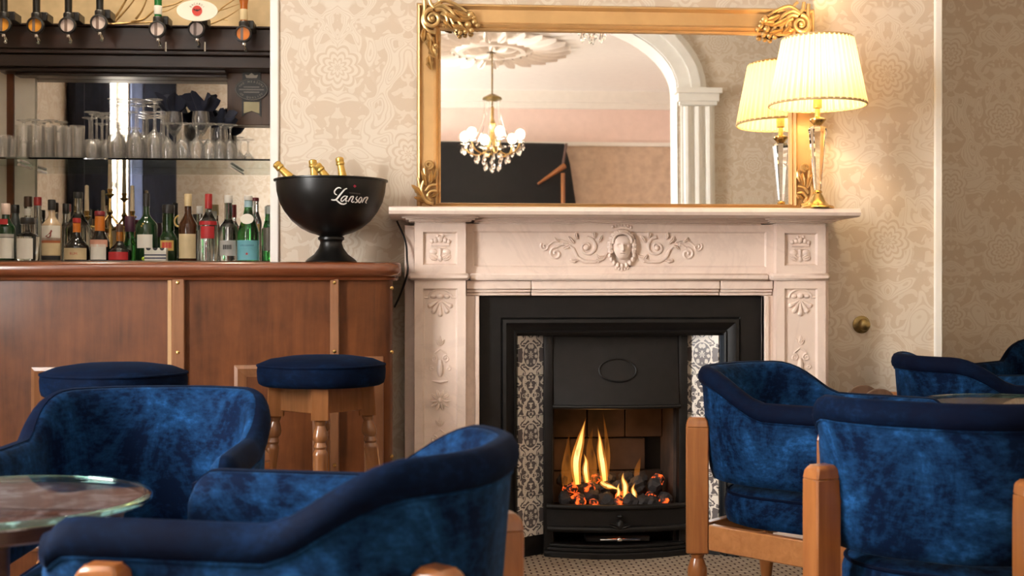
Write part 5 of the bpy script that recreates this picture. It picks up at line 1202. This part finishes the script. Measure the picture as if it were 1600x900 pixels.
# ------------------------------------------------------------------ tub armchairs
HA, HB = 0.668, 0.762
def shell_path(n_arm=14, n_arc=14):
    hw, yf, yb, r = 0.235, 0.25, -0.32, 0.2
    P = []
    for i in range(n_arm+1):
        t = i/n_arm; t = t**1.4; P.append((hw, yf+(-(0.0)+yb+r-yf)*t))
    for i in range(1, n_arc+1):
        a = (PI/2)*i/n_arc; P.append((hw-r+r*math.cos(a), yb+r-r*math.sin(a)))
    Q = [(-x, y) for x, y in reversed(P)]
    mid = [((hw-r)*(1-2*k/4), yb) for k in range(1, 4)]
    return P + mid + Q
def chair_meshes():
    q = {}; P = shell_path(); n = len(P)
    def nrm(i):
        a = Vector(P[max(i-1, 0)]); b = Vector(P[min(i+1, n-1)]); t = (b-a).normalized(); return Vector((-t.y, t.x))*-1
    rows_b, rows_r = [], []
    for i, (x, y) in enumerate(P):
        d = nrm(i)
        if d.dot(Vector((x, y+0.02))) < 0: d = -d
        rise = 1-sst(-0.262, -0.075, y); h = HA + (HB-HA)*rise
        front = min(1, (0.25-y)/0.035); h -= 0.022*(1-front)**2
        lean = 0.028*rise+0.008
        def pt(off, z, d=d, x=x, y=y, lean=lean):
            o = off + lean*(z-0.42)/0.33; return (x+d.x*o, y+d.y*o, z)
        zs = h-0.05
        th = 0.78+0.22*front
        rows_b.append([pt(-0.022, 0.435), pt(-0.027, 0.475), pt(-0.028*th, 0.55), pt(-0.029*th, h-0.05), pt(-0.026*th, h-0.02), pt(-0.016*th, h-0.005), pt(-0.004*th, h-0.0005), pt(0.012*th, h-0.012), pt(0.020*th, zs), pt(0.025*th, 0.55), pt(0.025*th, 0.46), pt(0.019, 0.43), pt(0.0, 0.424)])
        rows_r.append([pt(-0.006*th, h-0.006), pt(-0.007*th, h+0.0005), pt(0.006*th, h+0.0025), pt(0.018*th, h-0.003), pt(0.027*th, h-0.016), pt(0.031*th, h-0.031), pt(0.029*th, h-0.045), pt(0.022*th, h-0.052), pt(0.012*th, h-0.04)])
    def ends(m, rows):
        for e in (0, -1):
            c = [Vector(p) for p in rows[e]]; cy = Vector((0, 0.012, 0)); k = len(c)
            ctr = sum(c, Vector())/k
            m.add([tuple(p) for p in c] + [tuple(ctr+(p-ctr)*0.75+cy) for p in c], [(i, (i+1) % k, (i+1) % k+k, i+k) for i in range(k)] + [tuple(range(k, 2*k))])
    m = MB(); m.grid(rows_b, close=True); ends(m, rows_b); q['back_shell'] = m.mesh('back_shell', M['velvet'], ang=65)
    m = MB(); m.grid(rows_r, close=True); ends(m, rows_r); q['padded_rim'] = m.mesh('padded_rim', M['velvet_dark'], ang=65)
    m = MB(); m.tube([(r_[-2][0], r_[-2][1], r_[-2][2]-0.002) for r_ in rows_r], 0.0028, 5); q['piping'] = m.mesh('piping', M['velvet'])
    # seat cushion
    def outline(g):
        pts = []
        hw, yf, yb, r = 0.215+g, 0.265+g, -0.29-g, 0.18
        for k in range(9): a = PI/2*k/8; pts.append((hw-0.05+0.05*math.cos(a), yf-0.05+0.05*math.sin(a)))
        for k in range(9): a = PI/2+PI/2*k/8; pts.append((-hw+0.05+0.05*math.cos(a), yf-0.05+0.05*math.sin(a)))
        for k in range(9): a = PI+PI/2*k/8; pts.append((-hw+r+r*math.cos(a), yb+r+r*math.sin(a)))
        for k in range(9): a = 1.5*PI+PI/2*k/8; pts.append((hw-r+r*math.cos(a), yb+r+r*math.sin(a)))
        return pts
    m = MB(); rows = [[(x, y, z) for x, y in outline(g)] for g, z in ((-0.01, 0.298), (0.004, 0.304), (0.010, 0.335), (0.010, 0.365), (0.004, 0.388), (-0.006, 0.397), (-0.03, 0.406), (-0.1, 0.42))]
    m.grid(rows, close=True); k = len(rows[0]); m.add(rows[0], [tuple(range(k))]); m.add(rows[-1], [tuple(range(k))])
    q['seat'] = m.mesh('seat', M['velvet'], ang=60)
    o = outline(0.004); q['seat_piping'] = MB().tube([(x, y, 0.390) for x, y in o+o[:1]], 0.0045, 6, caps=False).mesh('seat_piping', M['velvet_dark'])
    # legs: square posts above, turned feet below
    def post():
        m = MB(); m.box(-0.026, 0.026, -0.034, 0.034, 0.205, 0.585)
        m.grid([[(sx*0.026, sy*0.034, 0.585) for sx, sy in ((-1,-1),(1,-1),(1,1),(-1,1))], [(sx*0.024, sy*0.030, 0.605) for sx, sy in ((-1,-1),(1,-1),(1,1),(-1,1))], [(sx*0.016, sy*0.022, 0.613) for sx, sy in ((-1,-1),(1,-1),(1,1),(-1,1))]], close=True)
        m.add([(sx*0.016, sy*0.022, 0.613) for sx, sy in ((-1,-1),(1,-1),(1,1),(-1,1))], [(0,1,2,3)])
        return m.mesh('leg', M['chairwood'], bevel=0.004)
    q['leg'] = post()
    q['turned_foot'] = MB().lathe([(0.014, 0.207), (0.022, 0.2), (0.018, 0.19), (0.022, 0.18), (0.029, 0.16), (0.030, 0.14), (0.022, 0.1), (0.016, 0.05), (0.018, 0.02), (0.014, 0.0)], 18).mesh('turned_foot', M['chairwood'])
    q['side_rail'] = MB().box(-0.014, 0.014, -0.24, 0.20, 0.222, 0.2975).mesh('side_rail', M['chairrail'], bevel=0.003)
    q['front_rail'] = MB().box(-0.245, 0.245, -0.014, 0.014, 0.222, 0.2975).mesh('front_rail', M['chairrail'], bevel=0.003)
    q['rear_rail'] = MB().box(-0.2, 0.2, -0.014, 0.014, 0.222, 0.2975).mesh('rear_rail', M['chairrail'], bevel=0.003)
    return q
CQ = chair_meshes()
def armchair(x, y, f, label):
    t = thing('tub_armchair', label, 'armchair', (x, y, 0), math.atan2(-f[0], f[1]), 'blue velvet tub armchairs')
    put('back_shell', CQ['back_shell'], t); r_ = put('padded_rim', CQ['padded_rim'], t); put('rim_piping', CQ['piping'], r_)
    s_ = put('seat', CQ['seat'], t); put('seat_piping', CQ['seat_piping'], s_)
    for sx in (-1, 1):
        for px_, py_, rz in ((0.285, 0.145, 0.0), (0.215, -0.322, -0.55*1)):
            l = put('leg', CQ['leg'], t, (sx*px_, py_, 0), (0, 0, -sx*rz)); put('turned_foot', CQ['turned_foot'], l)
        o = put('side_rail', CQ['side_rail'], t, (sx*0.252, -0.03, 0), (0, 0, -sx*0.11))
    put('front_rail', CQ['front_rail'], t, (0, 0.20, 0)); put('rear_rail', CQ['rear_rail'], t, (0, -0.30, 0))
    return t
armchair(-0.630, 2.725, (-0.02, -1), 'blue velvet tub armchair facing the camera behind the round glass table')
armchair(-0.235, 2.035, (-0.965, 0.262), 'dark navy tub armchair seen from the side, nearest the camera')
armchair(1.20, 3.655, (0.723, -0.692), 'blue velvet tub armchair just right of the fire, its seat rail showing')
armchair(1.232, 2.83, (0.588, 0.811), 'blue velvet tub armchair with its back to the camera at the right')
armchair(2.075, 4.365, (1.0, 0.02), 'dark tub armchair against the wall right of the fireplace')
armchair(2.72, 5.30, (-0.75, -0.66), 'dark tub armchair in the far right recess, cut off by the frame')

# ------------------------------------------------------------------ round tables
def painted_reflection():
    g = G('painted_reflection_top'); o = g.obj(); n = g.noise(o, 9.0, 4, 0.6, 1.6); n2 = g.noise(o, 28.0, 3, 0.6, 0.8)  # pale swirls in the colour stand in for reflections in the glass
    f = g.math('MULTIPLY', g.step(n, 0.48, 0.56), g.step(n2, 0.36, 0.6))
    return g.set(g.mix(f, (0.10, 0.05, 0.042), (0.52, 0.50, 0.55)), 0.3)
def table(x, y, h, r, label, topmat):
    t = thing('round_table', label, 'table', (x, y, 0), 0.3, 'round glass-topped tables')
    MB().lathe([(r-0.012, h-0.011), (r-0.004, h-0.011), (r, h-0.008), (r, h-0.003), (r-0.003, h), (r-0.012, h), (r-0.012, h-0.011)], 72).build('glass_edge', M['edgeglass'], t, ang=50)
    MB().lathe([(0, h-0.002), (r-0.0125, h-0.002), (r-0.0125, h-0.0002), (0, h-0.0002)], 72).build('glass_top', M['thinclear'], t, ang=50)
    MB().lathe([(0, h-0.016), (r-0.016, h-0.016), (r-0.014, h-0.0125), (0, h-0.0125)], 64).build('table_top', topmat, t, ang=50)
    MB().lathe([(0, h-0.05), (r-0.07, h-0.05), (r-0.05, h-0.042), (r-0.045, h-0.02), (r-0.05, h-0.0165), (0, h-0.0165)], 64).build('under_top', M['tablewood'], t, ang=50)
    MB().lathe([(0.06, h-0.05), (0.03, h-0.09), (0.028, 0.35), (0.045, 0.28), (0.03, 0.2), (0.05, 0.12), (0.05, 0.07), (0, 0.07)], 20).build('pedestal', M['tablewood'], t)
    lg = MB().tube(smooth([(0.03, 0, 0.13), (0.12, 0, 0.11), (0.2, 0, 0.04), (0.25, 0, 0.018)]), [0.026, 0.024, 0.024, 0.024, 0.022, 0.022, 0.02, 0.02, 0.019, 0.018, 0.017, 0.017, 0.017], 8).mesh('foot', M['tablewood'])
    for k in range(4): put('foot', lg, t, None, (0, 0, PI/2*k))
table(-0.738, 2.20, 0.642, 0.266, 'round glass-topped table with a green edge at the lower left', painted_reflection())
table(1.815, 3.80, 0.65, 0.255, 'round glass-topped table with a pale reflection between the armchairs at the right', plain('reflection_beige_top', (0.60, 0.50, 0.38), 0.35))  # beige wallpaper reflection put into the colour of the top
# arched wooden rack peeping over the armchair arm
rb_ = thing('magazine_rack', 'brown arched wooden rack end peeping over the armchair by the wall', 'rack', (1.625, 4.47, 0))
rk = wood('rack_wood', (0.10, 0.05, 0.03), (0.18, 0.10, 0.06), axis='Z')
for yy in (-0.09, 0.078):
    m = MB(); m.prism([(0.066*math.cos(a), 0.58+0.06*math.sin(a)) for a in [PI*i/20 for i in range(21)]] + [(-0.066, 0.0), (0.066, 0.0)], yy, yy+0.012); m.build('arched_end', rk, rb_, bevel=0.003)
for k in range(5):
    z = 0.08+0.09*k
    for sx in (-1, 1): MB().box(sx*0.054-0.005, sx*0.054+0.005, -0.08, 0.08, z, z+0.045).build('slat', rk, rb_)
MB().box(-0.05, 0.05, -0.08, 0.08, 0.04, 0.052).build('base_board', rk, rb_)
